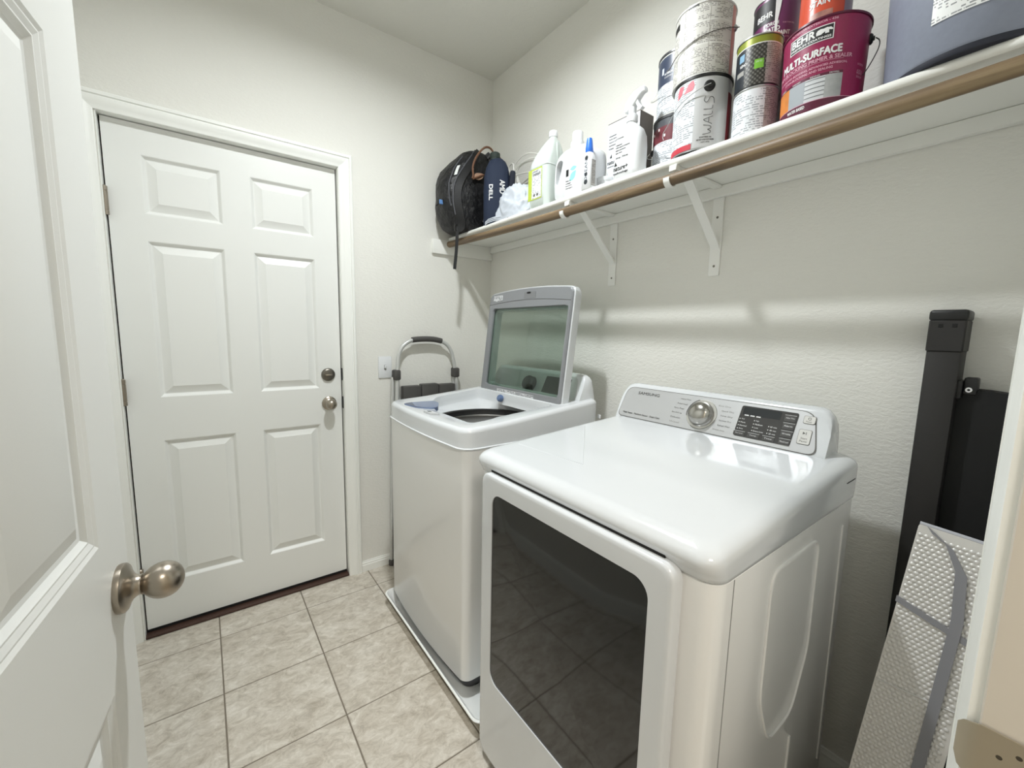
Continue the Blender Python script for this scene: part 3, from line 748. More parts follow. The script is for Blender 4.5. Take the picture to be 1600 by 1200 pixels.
# dispenser, lock, button
def wtop(p, d=.0015):
    front = min(1, max(0, (p[0] + .752) / .095)); y0_ = min(1, max(0, (-.47 - p[1]) / .1))
    return (p[0], p[1], wz(*p) + d - .019 * front * (.35 + .65 * y0_) * min(1, max(0, (-.56 - p[0]) / .06)))
disp = fillet([(-.748, -.455), (-.69, -.432), (-.615, -.452), (-.598, -.508), (-.632, -.562), (-.722, -.545)], .03, 6)
bm = B(); extrude2d(bm, disp, lambda p: wtop(p, -.016), lambda p: wtop(p, .0016)); o = obj('dispenser', bm, mat('dispenser_blue', '#6e7d9c', .12, coat=.5), t, world=True, label='blue-grey translucent dispenser cover in the front corner')
bm = B(); extrude2d(bm, shrink(fillet([(-.742, -.458), (-.70, -.442), (-.675, -.50), (-.695, -.545), (-.722, -.54)], .01, 4), .98, (-.70, -.5)), lambda p: wtop(p, .001), lambda p: wtop(p, .002)); obj('dispenser_slot', bm, mat('dispenser_dark', '#41506b', .2), o, world=True)
bm = B(); extrude2d(bm, fillet([(-.742, -.655), (-.705, -.655), (-.705, -.725), (-.742, -.725)], .006, 4), lambda p: wtop(p, -.012), lambda p: wtop(p, .0055)); o = obj('lid_lock', bm, mat('lock_grey', '#c7c8c9', .35), t, world=True)
bm = B(); extrude2d(bm, [(-.732, -.668), (-.718, -.668), (-.718, -.682), (-.732, -.682)], lambda p: wtop(p, .0050), lambda p: wtop(p, .0065)); obj('lock_slot', bm, M_GAP, o, world=True)
bm = B(); extrude2d(bm, fillet([(-.775, -.93), (-.752, -.93), (-.752, -.955), (-.768, -.955)], .004, 3), lambda p: wtop(p, -.006), lambda p: wtop(p, -.0008))
bm.free()
bm = lathe(B(), [(0, 0), (.0165, 0), (.0165, .012), (.013, .017), (0, .018)], 24, mtx=out_mtx((-.318, -.585, .985), (-1, 0, .35))); obj('softener_cap', bm, mat('cap_blue', '#5d7297', .25), t, world=True, label='small round blue cap by the lid hinge')
# lid
LP = Vector((-.298, 0, 1.008)); LU = Vector((.056, 0, .475)).normalized(); LN = Vector((-LU.z, 0, LU.x))
def lidp(y, tt, n): return LP + Vector((0, y, 0)) + LU * tt + LN * n
def topt(y, base): return base + .016 * (1 - ((y + .673) / .295) ** 2)
def lid_outline(y0, y1, t0, base, r=.02):
    pts = [(y1, t0), (y0, t0)]
    K = 14; pts += [(y0 + (y1 - y0) * k / K, topt(y0 + (y1 - y0) * k / K, base)) for k in range(K + 1)]
    return fillet(pts, [.01, .01, r] + [.01] * (K - 1) + [r], 3)
LC = (-.675, .22)
def lid_ring(bm, out, inn, levels_out, levels_in):
    """closed ring: outer levels front->back, inner back->front"""
    A = radial(out, LC, 120); Bq = radial(inn, LC, 120)
    rs = [[lidp(y, t_, n) for y, t_ in shrink(A, k, LC)] for k, n in levels_out] + [[lidp(y, t_, n) for y, t_ in shrink(Bq, k, LC)] for k, n in levels_in]
    rings(bm, rs + [rs[0]], False, False); bmesh.ops.remove_doubles(bm, verts=bm.verts, dist=1e-6); return bm
gl_in = rr(-.944, -.418, .028, .398, .012, 6)
M_LIDFRAME = mat('lid_grey', '#828487', .36)
lid = obj('lid', lid_ring(B(), lid_outline(-.962, -.380, -.012, .468), gl_in, [(.985, .006), (1.0, .001), (1.0, -.012)], [(1.0, -.012), (1.0, .0), (1.012, .006)]), M_LIDFRAME, t, world=True, smooth=30, label='open lid with grey frame, tinted glass and white outer shell')
shell_in = rr(-.935, -.427, .037, .39, .012, 6)
obj('lid_shell', lid_ring(B(), lid_outline(-.9685, -.3735, -.012, .473), shell_in, [(.99, -.002), (1.0, -.005), (1.0, -.03), (.985, -.042)], [(1.0, -.044), (1.0, -.013)]), M_ENAMEL, lid, world=True, smooth=35)
bm = B(); extrude2d(bm, rr(-.947, -.415, .025, .401, .012, 6), lambda p: lidp(p[0], p[1], -.003), lambda p: lidp(p[0], p[1], -.007)); obj('lid_glass', bm, M_LIDGLASS, lid, world=True, smooth=0)
bm = B(); tube(bm, [lidp(y, topt(y, .408) + .010, .006) for y in [-.955 + .0285 * k for k in range(21)]], .0022, 6); obj('frame_ridge', bm, M_LIDFRAME, lid, world=True)
bm = B(); extrude2d(bm, rr(-.735, -.655, .437, .466, .004, 3), lambda p: lidp(p[0], p[1], .004), lambda p: lidp(p[0], p[1], .0072)); o = obj('lid_latch', bm, mat('latch_grey', '#77787a', .4), lid, world=True)
bm = B(); extrude2d(bm, rr(-.70, -.675, .458, .466, .002, 2), lambda p: lidp(p[0], p[1], .0068), lambda p: lidp(p[0], p[1], .0084)); obj('latch_hook', bm, M_GAP, o, world=True)
def sticker(name, y0, y1, t0, t1, rows, parent):
    P = [lidp(y0, t0, .0067), lidp(y1, t0, .0067), lidp(y1, t1, .0067), lidp(y0, t1, .0067)]
    return obj(name, uvquad(*P, abs(y1 - y0), t1 - t0), print_mat('sticker_print_%d' % rows, '#c9cacc', '#55575b', rows, .55), parent, world=True, smooth=0)
sticker('sticker', -.415, -.490, .434, .462, 150, lid); sticker('sticker', -.525, -.800, -.006, .018, 170, lid)
# console of the washer
ws = Console(t, -.372, -.022, .612, .130, xb=-.225, zb=1.0, xr=-.122)
ws.o = Vector((-.225, -.372, 1.003))
s2 = ws.plate('control_panel', fillet([(-.014, .004), (-.003, .118), (.570, .118), (.592, .004)], [.022, .03, .03, .022], 6), .0005, .0022, M_SILVER)
bm = lathe(B(), [(0, 0), (.0385, 0), (.036, .007), (.0355, .022), (.03, .028), (0, .027)], 40, mtx=out_mtx(ws.pt(.287, .056, .0025), CN)); obj('dial', bm, mat('black_dial', '#2e2e2e', .3), s2, world=True)
ws.plate('display_panel', fillet([(.375, .014), (.379, .106), (.5375, .106), (.5335, .014)], .006, 4), .0022, .0034, M_PANEL, s2)
obj('rear_cap', box(B(), (WX1 - .004, WY1 + .003, .945), (WX1 + .0015, WY1 + .02, .962), .002, 2), M_PLASTICW, t, world=True)

# drain pan
t = thing('drain_pan', 'shallow white plastic drain pan under the washer', 'drain pan', (-.42, -.745, 0))
pp = lambda o: rr(-.797 + o, -.03 - o, -1.162 + o, -.318 - o, .035, 6)
bm = B(); outline_rings(bm, pp, [(.036, .0005), (.032, .004), (.009, .05), (.0, .053), (-.001, .056), (.0015, .0585), (.0055, .0585), (.007, .055), (.014, .048), (.033, .009), (.040, .006)])
obj('pan', bm, mat('pan_white', '#eef0ee', .35), t, world=True, smooth=50)

# ------------------------------------------------------------------ step ladder folded behind the washer
t = thing('step_ladder', 'folded grey step ladder with a dark foam grip, leaning behind the washer', 'ladder', (-.46, -.10, 0))
M_LADT = mat('ladder_tube', '#c9cac8', .35, .3); M_LADD = mat('ladder_dark', '#4a4846', .6)
# handle hoop
arch = [(-.632, -.098, 1.03), (-.629, -.096, 1.10), (-.625, -.094, 1.152), (-.61, -.092, 1.195), (-.58, -.091, 1.226), (-.54, -.09, 1.241)]
rgt = [(-.375, -.09, 1.236), (-.338, -.091, 1.218), (-.312, -.092, 1.185), (-.297, -.094, 1.13), (-.288, -.096, 1.07), (-.282, -.098, 1.03)]
top = [(-.50, -.0895, 1.245), (-.415, -.0895, 1.244)]
obj('handle_hoop', tube(B(), arch + top + rgt, .0105, 12, smooth=2), M_LADT, t, world=True)
obj('foam_grip', tube(B(), [(-.545, -.09, 1.241), (-.53, -.09, 1.243), (-.50, -.0895, 1.246), (-.455, -.0895, 1.247), (-.415, -.0895, 1.245), (-.385, -.09, 1.239), (-.372, -.09, 1.236)], .015, 14, smooth=1), M_LADD, t, world=True)
for sx, xt, xb in ((-1, -.632, -.66), (1, -.282, -.255)):
    obj('front_rail', tube(B(), [(xt, -.098, 1.06), (xb, -.115, .02)], .0115, 12), M_LADT, t, world=True)
    obj('rear_leg', tube(B(), [(xt + sx * .006 - .012, -.079, 1.045), (xb - .012, -.078, .02)], .0095, 12), M_LADT, t, world=True)
    for yy, xx in ((-.120, xb), (-.080, xb - .012)): obj('foot', lathe(B(), [(.016, 0.0005), (.016, .025), (.012, .03)], 14, center=(xx, yy, 0)), M_LADD, t, world=True)
    obj('hinge_bracket', box(B(), (xt - .021, -.116, 1.03), (xt + .015, -.066, 1.085), .009, 2, None), M_LADD, t, world=True)
def step(z, hgt, d, nm):
    bm = B(); x0, x1 = -.612, -.30
    for k in range(3): box(bm, (x0 + (x1 - x0) * k / 3 + .002, -.106 - d, z - hgt), (x0 + (x1 - x0) * (k + 1) / 3 - .002, -.082, z - (.006 if k != 1 else 0)), .006, 2)
    obj(nm, bm, M_LADD, t, world=True)
step(1.003, .26, .02, 'folded_platform'); step(.66, .2, .012, 'step'); step(.36, .2, .012, 'step')

bpy.data.objects['step_ladder'].location += Vector((.024, .053, 0))

# ------------------------------------------------------------------ upright black slab and foil sunshade in the near corner
t = thing('upright_panel', 'black slab with a capped side rail stood upright against the right wall', 'panel', (-.05, -2.03, 0))
M_RAIL = mat('rail_black', '#211f1e', .55, bump=(500, .25, .0006)); M_FAB = mat('belt_black', '#0a0a0a', .75, bump=(900, .3, .0006))
obj('side_rail', box(B(), (-.085, -2.004, .002), (-.008, -1.9475, 1.33), .005, 2), M_RAIL, t, world=True)
o = obj('end_cap', box(B(), (-.089, -2.0075, 1.337), (-.006, -1.9445, 1.362), .007, 3), M_BLACK, t, world=True, label='black plastic cap on top of the side rail')
obj('cap_sleeve', box(B(), (-.0875, -2.006, 1.268), (-.007, -1.946, 1.340), .003, 1), M_RAIL, t, world=True)
for yy in (-1.966, -1.988): obj('screw_hole', box(B(), (-.0882, yy - .0045, 1.322), (-.086, yy + .0045, 1.331), .001, 1), M_GAP, t, world=True)
bm = B()
pr = [(-2.0045, .004), (-2.0045, 1.176), (-2.02, 1.187), (-2.05, 1.186), (-2.08, 1.183), (-2.11, 1.176), (-2.125, 1.168), (-2.13, 1.15), (-2.13, .004)]
extrude2d(bm, pr, lambda p: (-.058, p[0], p[1]), lambda p: (-.012, p[0], p[1])); obj('belt_panel', bm, M_FAB, t, world=True, smooth=0)
obj('rail_clip', box(B(), (-.075, -2.012, 1.165), (-.02, -2.0005, 1.205), .003, 2), M_BLACK, t, world=True)
obj('top_tab', box(B(), (-.066, -2.034, 1.175), (-.03, -2.012, 1.213), .004, 2), M_BLACK, t, world=True)
o = obj('rivet', lathe(B(), [(.0026, 0), (.0055, 0), (.0055, .002), (.0026, .002), (.0026, 0)], 20, mtx=out_mtx((-.0665, -2.0215, 1.186), (-1, 0, 0)), cap=False), M_WHITEINK, t, world=True, label='small white ring on the tab')

t = thing('folded_sunshade', 'silver bubble foil sunshade folded flat with a grey elastic band', 'sunshade', (-.40, -2.0, 0))
def foil_mat():
    tt = NT('bubble_foil'); b = tt.b
    b.inputs['Base Color'].default_value = hexc('#e2e0dd'); b.inputs['Metallic'].default_value = .35; b.inputs['Roughness'].default_value = .42
    return tt.m
M_FOIL = foil_mat(); M_BIND = mat('binding_grey', '#8b8b90', .7)
# pack frame: u across (towards -y), v up the lean, w outwards (-x)
PO = Vector((-.418, -1.9345, .004)); PT = Vector((-.25, -1.999, .916)); PV = (PT - PO); PH = PV.length; PV.normalize()
PW = Vector((-PV.z, 0, PV.x)).normalized(); PU = PV.cross(PW).normalized()
if PU.y > 0: PU = -PU
def pk(u, v, w): return PO + PU * u + PV * v + PW * w
WID = .122
for k in range(4):
    bm = B(); w0 = -.034 + k * .0085
    o1 = fillet([(0, .0), (WID, .0), (WID, PH - .012 * k * 0 - .004 * (3 - k)), (0, PH - .004 * (3 - k))], .006, 3)
    extrude2d(bm, o1, lambda p: pk(p[0], p[1], w0), lambda p: pk(p[0], p[1], w0 + .007)); obj('foil_layer', bm, M_FOIL, t, world=True)
    bm = B(); tube(bm, [pk(u, PH - .004 * (3 - k) + .001, w0 + .0035) for u in (0.001, WID - .001)], .0042, 8); obj('binding', bm, mat('binding_silver', '#b9bac2', .5, .2), t, world=True)
# bubbles: one joined layer of small domes
bm = B(); pu, pv, br = .0092, .0080, .0042; rows = int((PH - .02) / pv)
for r in range(rows):
    v = .012 + r * pv
    for c_ in range(int((WID - .008) / pu)):
        u = .006 + c_ * pu + (pu / 2 if r % 2 else 0)
        if u > WID - .005: continue
        base = [bm.verts.new(pk(u + br * cos(a), v + br * sin(a), -.0010)) for a in [2 * pi * k / 7 for k in range(7)]]
        mid = [bm.verts.new(pk(u + br * .7 * cos(a), v + br * .7 * sin(a), .0001)) for a in [2 * pi * k / 7 for k in range(7)]]
        tp = bm.verts.new(pk(u, v, .0006))
        for k in range(7):
            j = (k + 1) % 7; bm.faces.new((base[k], base[j], mid[j], mid[k])); bm.faces.new((mid[k], mid[j], tp))
obj('bubbles', bm, M_FOIL, t, world=True, smooth=80, kind='stuff')
bm = B(); ribbon(bm, [pk(-.002, PH - .165, .0016), pk(.06, PH - .18, .002), pk(WID + .002, PH - .195, .0016)], PV * .006, PW * .0012); obj('elastic_band', bm, M_BIND, t, world=True)
bm = B(); pts = [pk(.018, PH - .006, .002), pk(.05, PH - .025, .003), pk(.075, PH - .07, .003), pk(.087, PH - .16, .003), pk(.090, PH - .35, .003), pk(.094, PH - .6, .003), pk(.100, .01, .003)]
ribbon(bm, pts, [PU * .005 - PV * .006, PU * .007 - PV * .005, PU * .0085 - PV * .002] + [PU * .0085] * 4, PW * .0016); obj('edge_binding', bm, M_BIND, t, world=True)
bm = B(); tube(bm, [pk(.003, PH - .345, .0008), pk(.06, PH - .335, .0012), pk(WID - .004, PH - .325, .0008)], .0012, 5); obj('fold_line', bm, mat('fold_silver', '#dedede', .3, .6), t, world=True)

# ------------------------------------------------------------------ paint cans on the shelf
def yaw_to_cam(x, y):
    d = CAM - Vector((x, y, 0)); return atan2(d.x, -d.y)
M_TIN = mat('tin_silver', '#c4c6c8', .28, .85); M_BLKRIM = mat('black_rim', '#1a1a1a', .35)
def can(name, label, x, y, z, r, h, body, rim, cat='paint can', group=None, taper=0.0, rimh=.006, foot=None):
    t = thing(name, label, cat, (x, y, z), yaw_to_cam(x, y), group)
    R = lambda zz: r + taper * zz
    prof = [(R(0) - .003, 0), (R(0), .002), (R(.006), .006)] + [(R(h * k), h * k) for k in (.25, .5, .75)] + [(R(h - rimh) , h - rimh)]
    obj('can_body', lathe(B(), prof, 48), body, t)
    top = R(h)
    obj('lid', lathe(B(), [(top, h - rimh), (top + .0022, h - rimh + .001), (top + .0022, h - .001), (top, h), (top - .006, h), (top - .009, h - .004), (0, h - .004)], 48, cap=False), rim, t)
    if foot: obj('foot_rim', lathe(B(), [(R(0) - .003, 0), (R(0) + .0012, .0015), (R(0) + .0012, .004), (R(0), .005)], 48, cap=False), foot, t)
    return t
def label_patch(t, name, r, a0, a1, z0, z1, material, taper=0.0, off=.0005, **kw):
    return obj(name, patch(r + off, a0, a1, z0, z1, taper=taper), material, t, smooth=60, **kw)
def label_text(t, txt, r, a, z, h, w, material, rot=0, taper=0.0, off=.0009, bold=0, shear=0):
    bm = text_bm(txt, h, w, shear=shear)
    if bold: bolden(bm, bold)
    return obj('lettering', mapped(bm, cylmap(r + off, a, z, rot, taper)), material, t, smooth=0)
def bail(t, r, zear, pts, material=None, wr=.0011):
    obj('bail_wire', tube(B(), pts, wr, 6, smooth=2), material or M_TIN, t)
def ear(t, r, a, z, R, material, taper=0):
    d = Vector((sin(a), -cos(a), 0)); bm = lathe(B(), [(0, 0), (R, 0), (R, .003), (R * .7, .006), (R * .45, .006), (R * .4, .009), (0, .0095)], 24, mtx=out_mtx(d * (r + taper * z - .0008) + Vector((0, 0, z)), d))
    return obj('bail_ear', bm, material, t)
def cp(r, a, z): return (r * sin(a), -r * cos(a), z)
W_ = M_WHITEINK
M_INKD = mat('black_ink', '#1c1c1e', .5)

# 1 magenta primer can
M_MAG = mat('magenta_label', '#8d1f4c', .35, var=(300, .06)); M_MAGD = mat('magenta_dark', '#571330', .35); M_PINK = mat('pink_ink', '#d9a3b6', .5)
bx, by = -.203, -1.722; r, h, tp = .0785, .189, .024
t = can('paint_can', 'large magenta primer can with bold white lettering, tapered sides', bx, by, ST, r, h, M_MAG, M_MAGD, group='paint cans on the shelf', taper=tp); BEHR = t
plate = label_patch(t, 'brand_plate', r, -.93, .16, .1385, .1695, W_, tp, .0006)
label_patch(t, 'brand_plate_field', r, -.905, .135, .1403, .1677, M_INKD, tp, .0009)
label_text(t, 'BEHR', r, -.56, .1575, .0145, .048, W_, taper=tp, off=.0013, bold=.0008)
label_text(t, 'PREMIUM COATINGS', r, -.385, .1447, .0042, .078, W_, taper=tp, off=.0013, bold=.0003)
bear = [(-.021, -.0075), (-.0165, -.0075), (-.0150, -.002), (-.0118, -.002), (-.0125, -.0075), (-.0085, -.0075), (-.0070, -.0025), (.0015, -.0025), (.0015, -.0075), (.0055, -.0075), (.0065, -.002), (.0082, -.0075), (.0118, -.0075), (.0112, -.0005), (.0150, -.0015), (.0200, -.0025), (.0215, -.0005), (.0185, .0028), (.0150, .0052), (.0105, .0050), (.0060, .0062), (-.002, .0050), (-.011, .0060), (-.0180, .0045), (-.0215, .0)]
bm = B(); bm.faces.new([bm.verts.new((x * .68, y * .85, 0)) for x, y in bear]); bmesh.ops.triangulate(bm, faces=bm.faces[:])
obj('bear_emblem', mapped(bm, cylmap(r + .0013, -.050, .1578, 0, tp)), W_, t, smooth=0)
label_text(t, 'INTERIOR/EXTERIOR - 436', r, -.33, .1775, .0044, .088, M_PINK, taper=tp, bold=.0002)
label_text(t, 'MULTI-SURFACE', r, -.40, .1165, .0150, .124, W_, taper=tp, bold=.0009)
label_text(t, 'STAIN-BLOCKING PRIMER & SEALER', r, -.40, .1012, .0076, .168, M_PINK, taper=tp, bold=.0003)
label_patch(t, 'rule_line', r, -1.1, .45, .0952, .0958, M_PINK, tp, .0007)
label_text(t, 'FOR IMPROVED BONDING, ADVANCED ADHESION,', r, -.40, .0875, .0048, .150, M_PINK, taper=tp, bold=.0002)
label_text(t, 'STAIN-BLOCKING AND SEALING', r, -.42, .0800, .0048, .100, M_PINK, taper=tp, bold=.0002)
for (a0, a1, mm, nm) in ((-1.35, -.86, mat('swatch_orange', '#c97a33', .5, var=(60, .12)), 'swatch'), (-.86, -.40, mat('swatch_grey', '#9aa0a6', .5), 'swatch'), (-.40, .07, mat('swatch_siding', '#c9cccf', .5), 'swatch'), (.07, .47, mat('swatch_stone', '#a5a7a8', .5, var=(40, .15)), 'swatch')):
    label_patch(t, nm, r, a0, a1, .018, .066, mm, tp, .0008)
for k in range(5): label_patch(t, 'swatch_line', r, -.40, .07, .026 + .009 * k, .0272 + .009 * k, mat('line_dark', '#4d5157', .5), tp, .0011)
label_patch(t, 'swatch_strip', r, -1.35, .47, .066, .0715, M_MAGD, tp, .0008)
for a, tx in ((-1.1, 'WOOD'), (-.63, 'MASONRY'), (-.17, 'SIDING'), (.27, 'DRYWALL')): label_text(t, tx, r, a, .0687, .0032, .018, W_, taper=tp, off=.0013)
label_patch(t, 'base_band', r, -1.5, .9, .001, .018, M_MAGD, tp, .0007); label_patch(t, 'base_line', r, -1.5, .9, .0180, .0190, M_PINK, tp, .0011)
label_text(t, 'WATER BASED', r, -.62, .0105, .0065, .040, W_, taper=tp, bold=.0003)
for k, z in enumerate((.085, .072, .067, .060)): label_text(t, ('INTERIOR', 'ACRYLIC', 'PRIMER', 'SEALER')[k], r, .98, z, .0045, .018, M_PINK, taper=tp)
ear(t, r, 1.45, .150, .011, M_BLACK, tp)
bail(t, r, .15, [cp(.092, 1.45, .150), cp(.100, 1.40, .140), cp(.104, 1.2, .115), cp(.103, 1.05, .09), cp(.097, .98, .07), cp(.089, .95, .058)], mat('dark_wire', '#3c3c3c', .4, .7))
bail_back = None

# 2 WALLS can
wx, wy, wr_, wh = -.2055, -1.4213, .0768, .203
t = can('paint_can', "silver can with 'WALLS' handwritten up its side, under the white printed can", wx, wy, ST, wr_, wh, M_TIN, M_BLKRIM, group='paint cans on the shelf', rimh=.009, foot=M_BLKRIM)
M_TINP = mat('tin_plain', '#c9cacb', .4, .25)
label_patch(t, 'plain_panel', wr_, -.26, .86, .010, .193, M_TINP)
label_patch(t, 'print_panel', wr_, -1.45, -.26, .024, .193, M_PRINT)
label_patch(t, 'red_band', wr_, -1.45, -.30, .009, .024, mat('red_band', '#c23a48', .4))
label_patch(t, 'red_strip', wr_, 1.0, 1.5, .006, .160, mat('red_dark', '#7d1826', .4)); 
label_patch(t, 'white_strip', wr_, .86, 1.0, .010, .193, M_TINP)
M_REDL = mat('red_swatch', '#d8707c', .5)
for pts in ([(-1.02, .158), (-.80, .166), (-.72, .186), (-.92, .190), (-1.0, .178)], [(-.70, .163), (-.36, .166), (-.30, .178), (-.36, .191), (-.52, .186)]):
    bm = B(); bm.faces.new([bm.verts.new((a * wr_, z, 0)) for a, z in pts]); bmesh.ops.triangulate(bm, faces=bm.faces[:])
    bmesh.ops.subdivide_edges(bm, edges=bm.edges[:], cuts=2)
    obj('red_swatch', mapped(bm, cylmap(wr_ + .0011, 0, 0)), M_REDL, t, smooth=0)
# handwritten letters drawn as strokes (x along the word, y up the letter), word running up the can
strokes = {'W': [[(0, 1), (.12, .05), (.38, .12), (.50, .55), (.58, .08), (.86, .05), (1.0, .98)]], 'A': [[(0, 0), (.48, 1), (.62, .95), (.95, -.05)], [(.18, .42), (.85, .36)]],
           'L': [[(.1, 1.05), (.08, .04), (.75, .02)]], 'S': [[(.95, .92), (.55, 1.15), (.12, .86), (.35, .58), (.9, .40), (.75, -.05), (.05, -.12)]]}
bm = B(); xx = 0
for ch, w in (('W', .024), ('A', .020), ('L', .013), ('L', .014), ('S', .020)):
    for st in strokes[ch]:
        P = []
        for (sx, sy) in st:
            X = (xx + sx * w * .92 - .049) * 1.12; Y = (sy - .5) * .0225
            P.append(cylmap(wr_ + .0010, .22, .098)(-Y, X))
        tube(bm, P, .0008, 5, smooth=2)
    xx += w
obj('handwriting', bm, mat('pencil', '#4b4c4e', .6), t)
for k, tx in enumerate(('DO NOT FREEZE 1 GAL', 'KEEP OUT OF REACH OF CHILDREN', 'LOT 3721')): label_text(t, tx, wr_, .18, .036 - .0065 * k, .0034, (.032, .046, .022)[k], M_INK, bold=.0002)
ear(t, wr_, .20, .168, .0148, M_BLACK)
bail(t, wr_, .168, [cp(wr_ + .009, .22, .170), cp(wr_ + .010, .0, .163), cp(wr_ + .009, -.35, .152), cp(wr_ + .008, -.8, .138), cp(wr_ + .010, -1.15, .122), cp(wr_ + .018, -1.45, .104), cp(wr_ + .028, -1.62, .098), cp(wr_ + .03, -1.66, .088), cp(wr_ + .026, -1.63, .078)])

# 3 white printed can on top
ux, uy, ur, uh = -.200, -1.411, .0790, .19; uz = ST + wh
t = can('paint_can', 'white printed can with black drips on its rim, on top of the silver can', ux, uy, uz, ur, uh, mat('can_white', '#d6d5d0', .3), mat('white_rim', '#d0cfcb', .35), group='paint cans on the shelf', foot=mat('white_rim', '#d0cfcb', .35))
label_patch(t, 'print_panel', ur, -1.5, .13, .008, .183, M_PRINTB); label_patch(t, 'print_panel', ur, .15, .98, .008, .183, M_PRINTB)
label_patch(t, 'clear_band', ur, -1.5, .98, .078, .083, mat('band_white', '#dbdad5', .3), off=.0008); label_patch(t, 'clear_band', ur, -1.5, .98, .136, .141, mat('band_white', '#dbdad5', .3), off=.0008)
label_patch(t, 'gloss_strip', ur, -.98, -.74, .008, .183, mat('band_white', '#dbdad5', .3), off=.0009)
label_patch(t, 'red_strip', ur, 1.02, 1.32, .010, .185, mat('faded_red', '#c98279', .45))
ear(t, ur, 1.28, .135, .009, M_TIN)
bail(t, ur, .135, [cp(ur + .011, 1.30, .135), cp(ur + .014, 1.2, .128), cp(ur + .008, .8, .118), cp(ur + .006, .2, .105), cp(ur + .006, -.4, .092), cp(ur + .008, -1.0, .078), cp(ur + .012, -1.4, .066), cp(ur + .02, -1.55, .07)], mat('grey_wire', '#77736e', .45, .7), .0013)
bm = patch(ur + .0012, -1.42, -1.0, .150, .166); obj('paint_drip', bm, M_INKD, t); bm = patch(ur + .0012, -.62, -.25, .1815, .1845); obj('paint_drip', bm, M_INKD, t)

# 4, 5 quarts
qr = .0518
t = can('paint_can', 'small white printed can on the shelf under the green-topped can', -.200, -1.570, ST, qr, .124, mat('can_white', '#d6d5d0', .3), M_TIN, group='paint cans on the shelf', rimh=.004)
label_patch(t, 'print_panel', qr, -1.45, .42, .004, .118, M_PRINT); label_patch(t, 'print_panel', qr, .42, 1.45, .004, .118, M_PRINTG)
t = can('paint_can', 'small can with a green top band and a dark patterned label', -.200, -1.570, ST + .124, qr, .122, mat('can_dark', '#23221f', .35), M_TIN, group='paint cans on the shelf', rimh=.004)
M_GRN = mat('olive_green', '#8a9433', .35, .2)
label_patch(t, 'green_band', qr, -1.5, 1.5, .101, .117, M_GRN)
label_patch(t, 'white_line', qr, -1.5, 1.5, .0985, .101, W_)
def quilt():
    tt = NT('quilted_print'); b = tt.b; uv = tt.n('ShaderNodeUVMap'); mp = tt.n('ShaderNodeMapping'); mp.inputs['Rotation'].default_value = (0, 0, radians(45)); mp.inputs['Scale'].default_value = (130, 130, 1)
    tt.l(uv.outputs[0], mp.inputs[0]); ch = tt.n('ShaderNodeTexVoronoi', i_Scale=1.0); ch.inputs['Randomness'].default_value = 0.0; tt.l(mp.outputs[0], ch.inputs['Vector'])
    tt.l(tt.ramp(ch.outputs['Distance'], [(.1, hexc('#777770')), (.35, hexc('#45443f')), (.6, hexc('#1f1e1b'))]), b.inputs['Base Color']); b.inputs['Roughness'].default_value = .35
    return tt.m
label_patch(t, 'pattern_panel', qr, -.62, .32, .004, .0985, quilt()); label_patch(t, 'navy_panel', qr, -1.5, -.62, .004, .0985, mat('navy_label', '#20262e', .35))
label_patch(t, 'print_panel', qr, .32, 1.5, .004, .0985, M_PRINTG)
label_patch(t, 'green_square', qr, -.18, .22, .040, .062, mat('bright_green', '#79b83c', .4), off=.0009); label_text(t, 'LOW VOC', qr, .02, .056, .004, .014, W_, off=.0014)
label_patch(t, 'blue_badge', qr, -.98, -.68, .070, .088, mat('badge_blue', '#7fa8c4', .4), off=.0009); label_text(t, 'RENO', qr, -.72, .060, .006, .018, W_, off=.0012, bold=.0003)
label_patch(t, 'grey_badge', qr, -1.1, -.66, .036, .048, mat('badge_grey', '#9b9a96', .4), off=.0009)
# rear pair below the purple can
for k, (zz, lb) in enumerate(((ST, 'pale small can at the back of the shelf, bottom of the rear stack'), (ST + .124, 'pale small can at the back of the shelf, carrying the purple can'))):
    t = can('paint_can', lb, -.074, -1.602, zz, .0515, .124, mat('can_pale', '#c9ccd0', .3, .4), M_TIN, group='paint cans on the shelf', rimh=.004)
    label_patch(t, 'print_panel', .0515, -.2, 1.2, .006, .116, M_PRINT)
# purple
M_PUR = mat('purple_label', '#70315f', .35); pr_ = .0535
t = can('paint_can', 'purple porch paint can with a white drip, behind the green-topped can', -.122, -1.571, ST + .248, pr_, .124, M_PUR, M_TIN, group='paint cans on the shelf', rimh=.004)
label_patch(t, 'black_panel', pr_, -1.5, .0, .060, .114, M_INKD, off=.0006); label_text(t, 'BEHR', pr_, -.55, .078, .013, .040, W_, bold=.0006)
label_text(t, 'PORCH', pr_, -.2, .053, .0085, .032, W_, bold=.0003); label_text(t, '& PATIO', pr_, -.25, .0395, .0095, .044, W_, bold=.0005); label_text(t, 'FLOOR PAINT', pr_, .02, .027, .0100, .066, W_, bold=.0005)
label_text(t, 'LOW LUSTRE ENAMEL', pr_, .2, .0165, .0036, .046, M_PINK); label_text(t, 'FOR PORCHES', pr_, .55, .050, .0036, .030, M_PINK)
bm = B(); bm.faces.new([bm.verts.new((x, z, 0)) for x, z in ((-.004, .118), (.011, .118), (.008, .09), (.004, .06), (.003, .02), (.0, .012), (-.002, .02), (-.003, .06))]); bmesh.ops.triangulate(bm, faces=bm.faces[:])
obj('paint_drip', mapped(bm, cylmap(pr_ + .0014, -.02, 0)), W_, t, smooth=0)
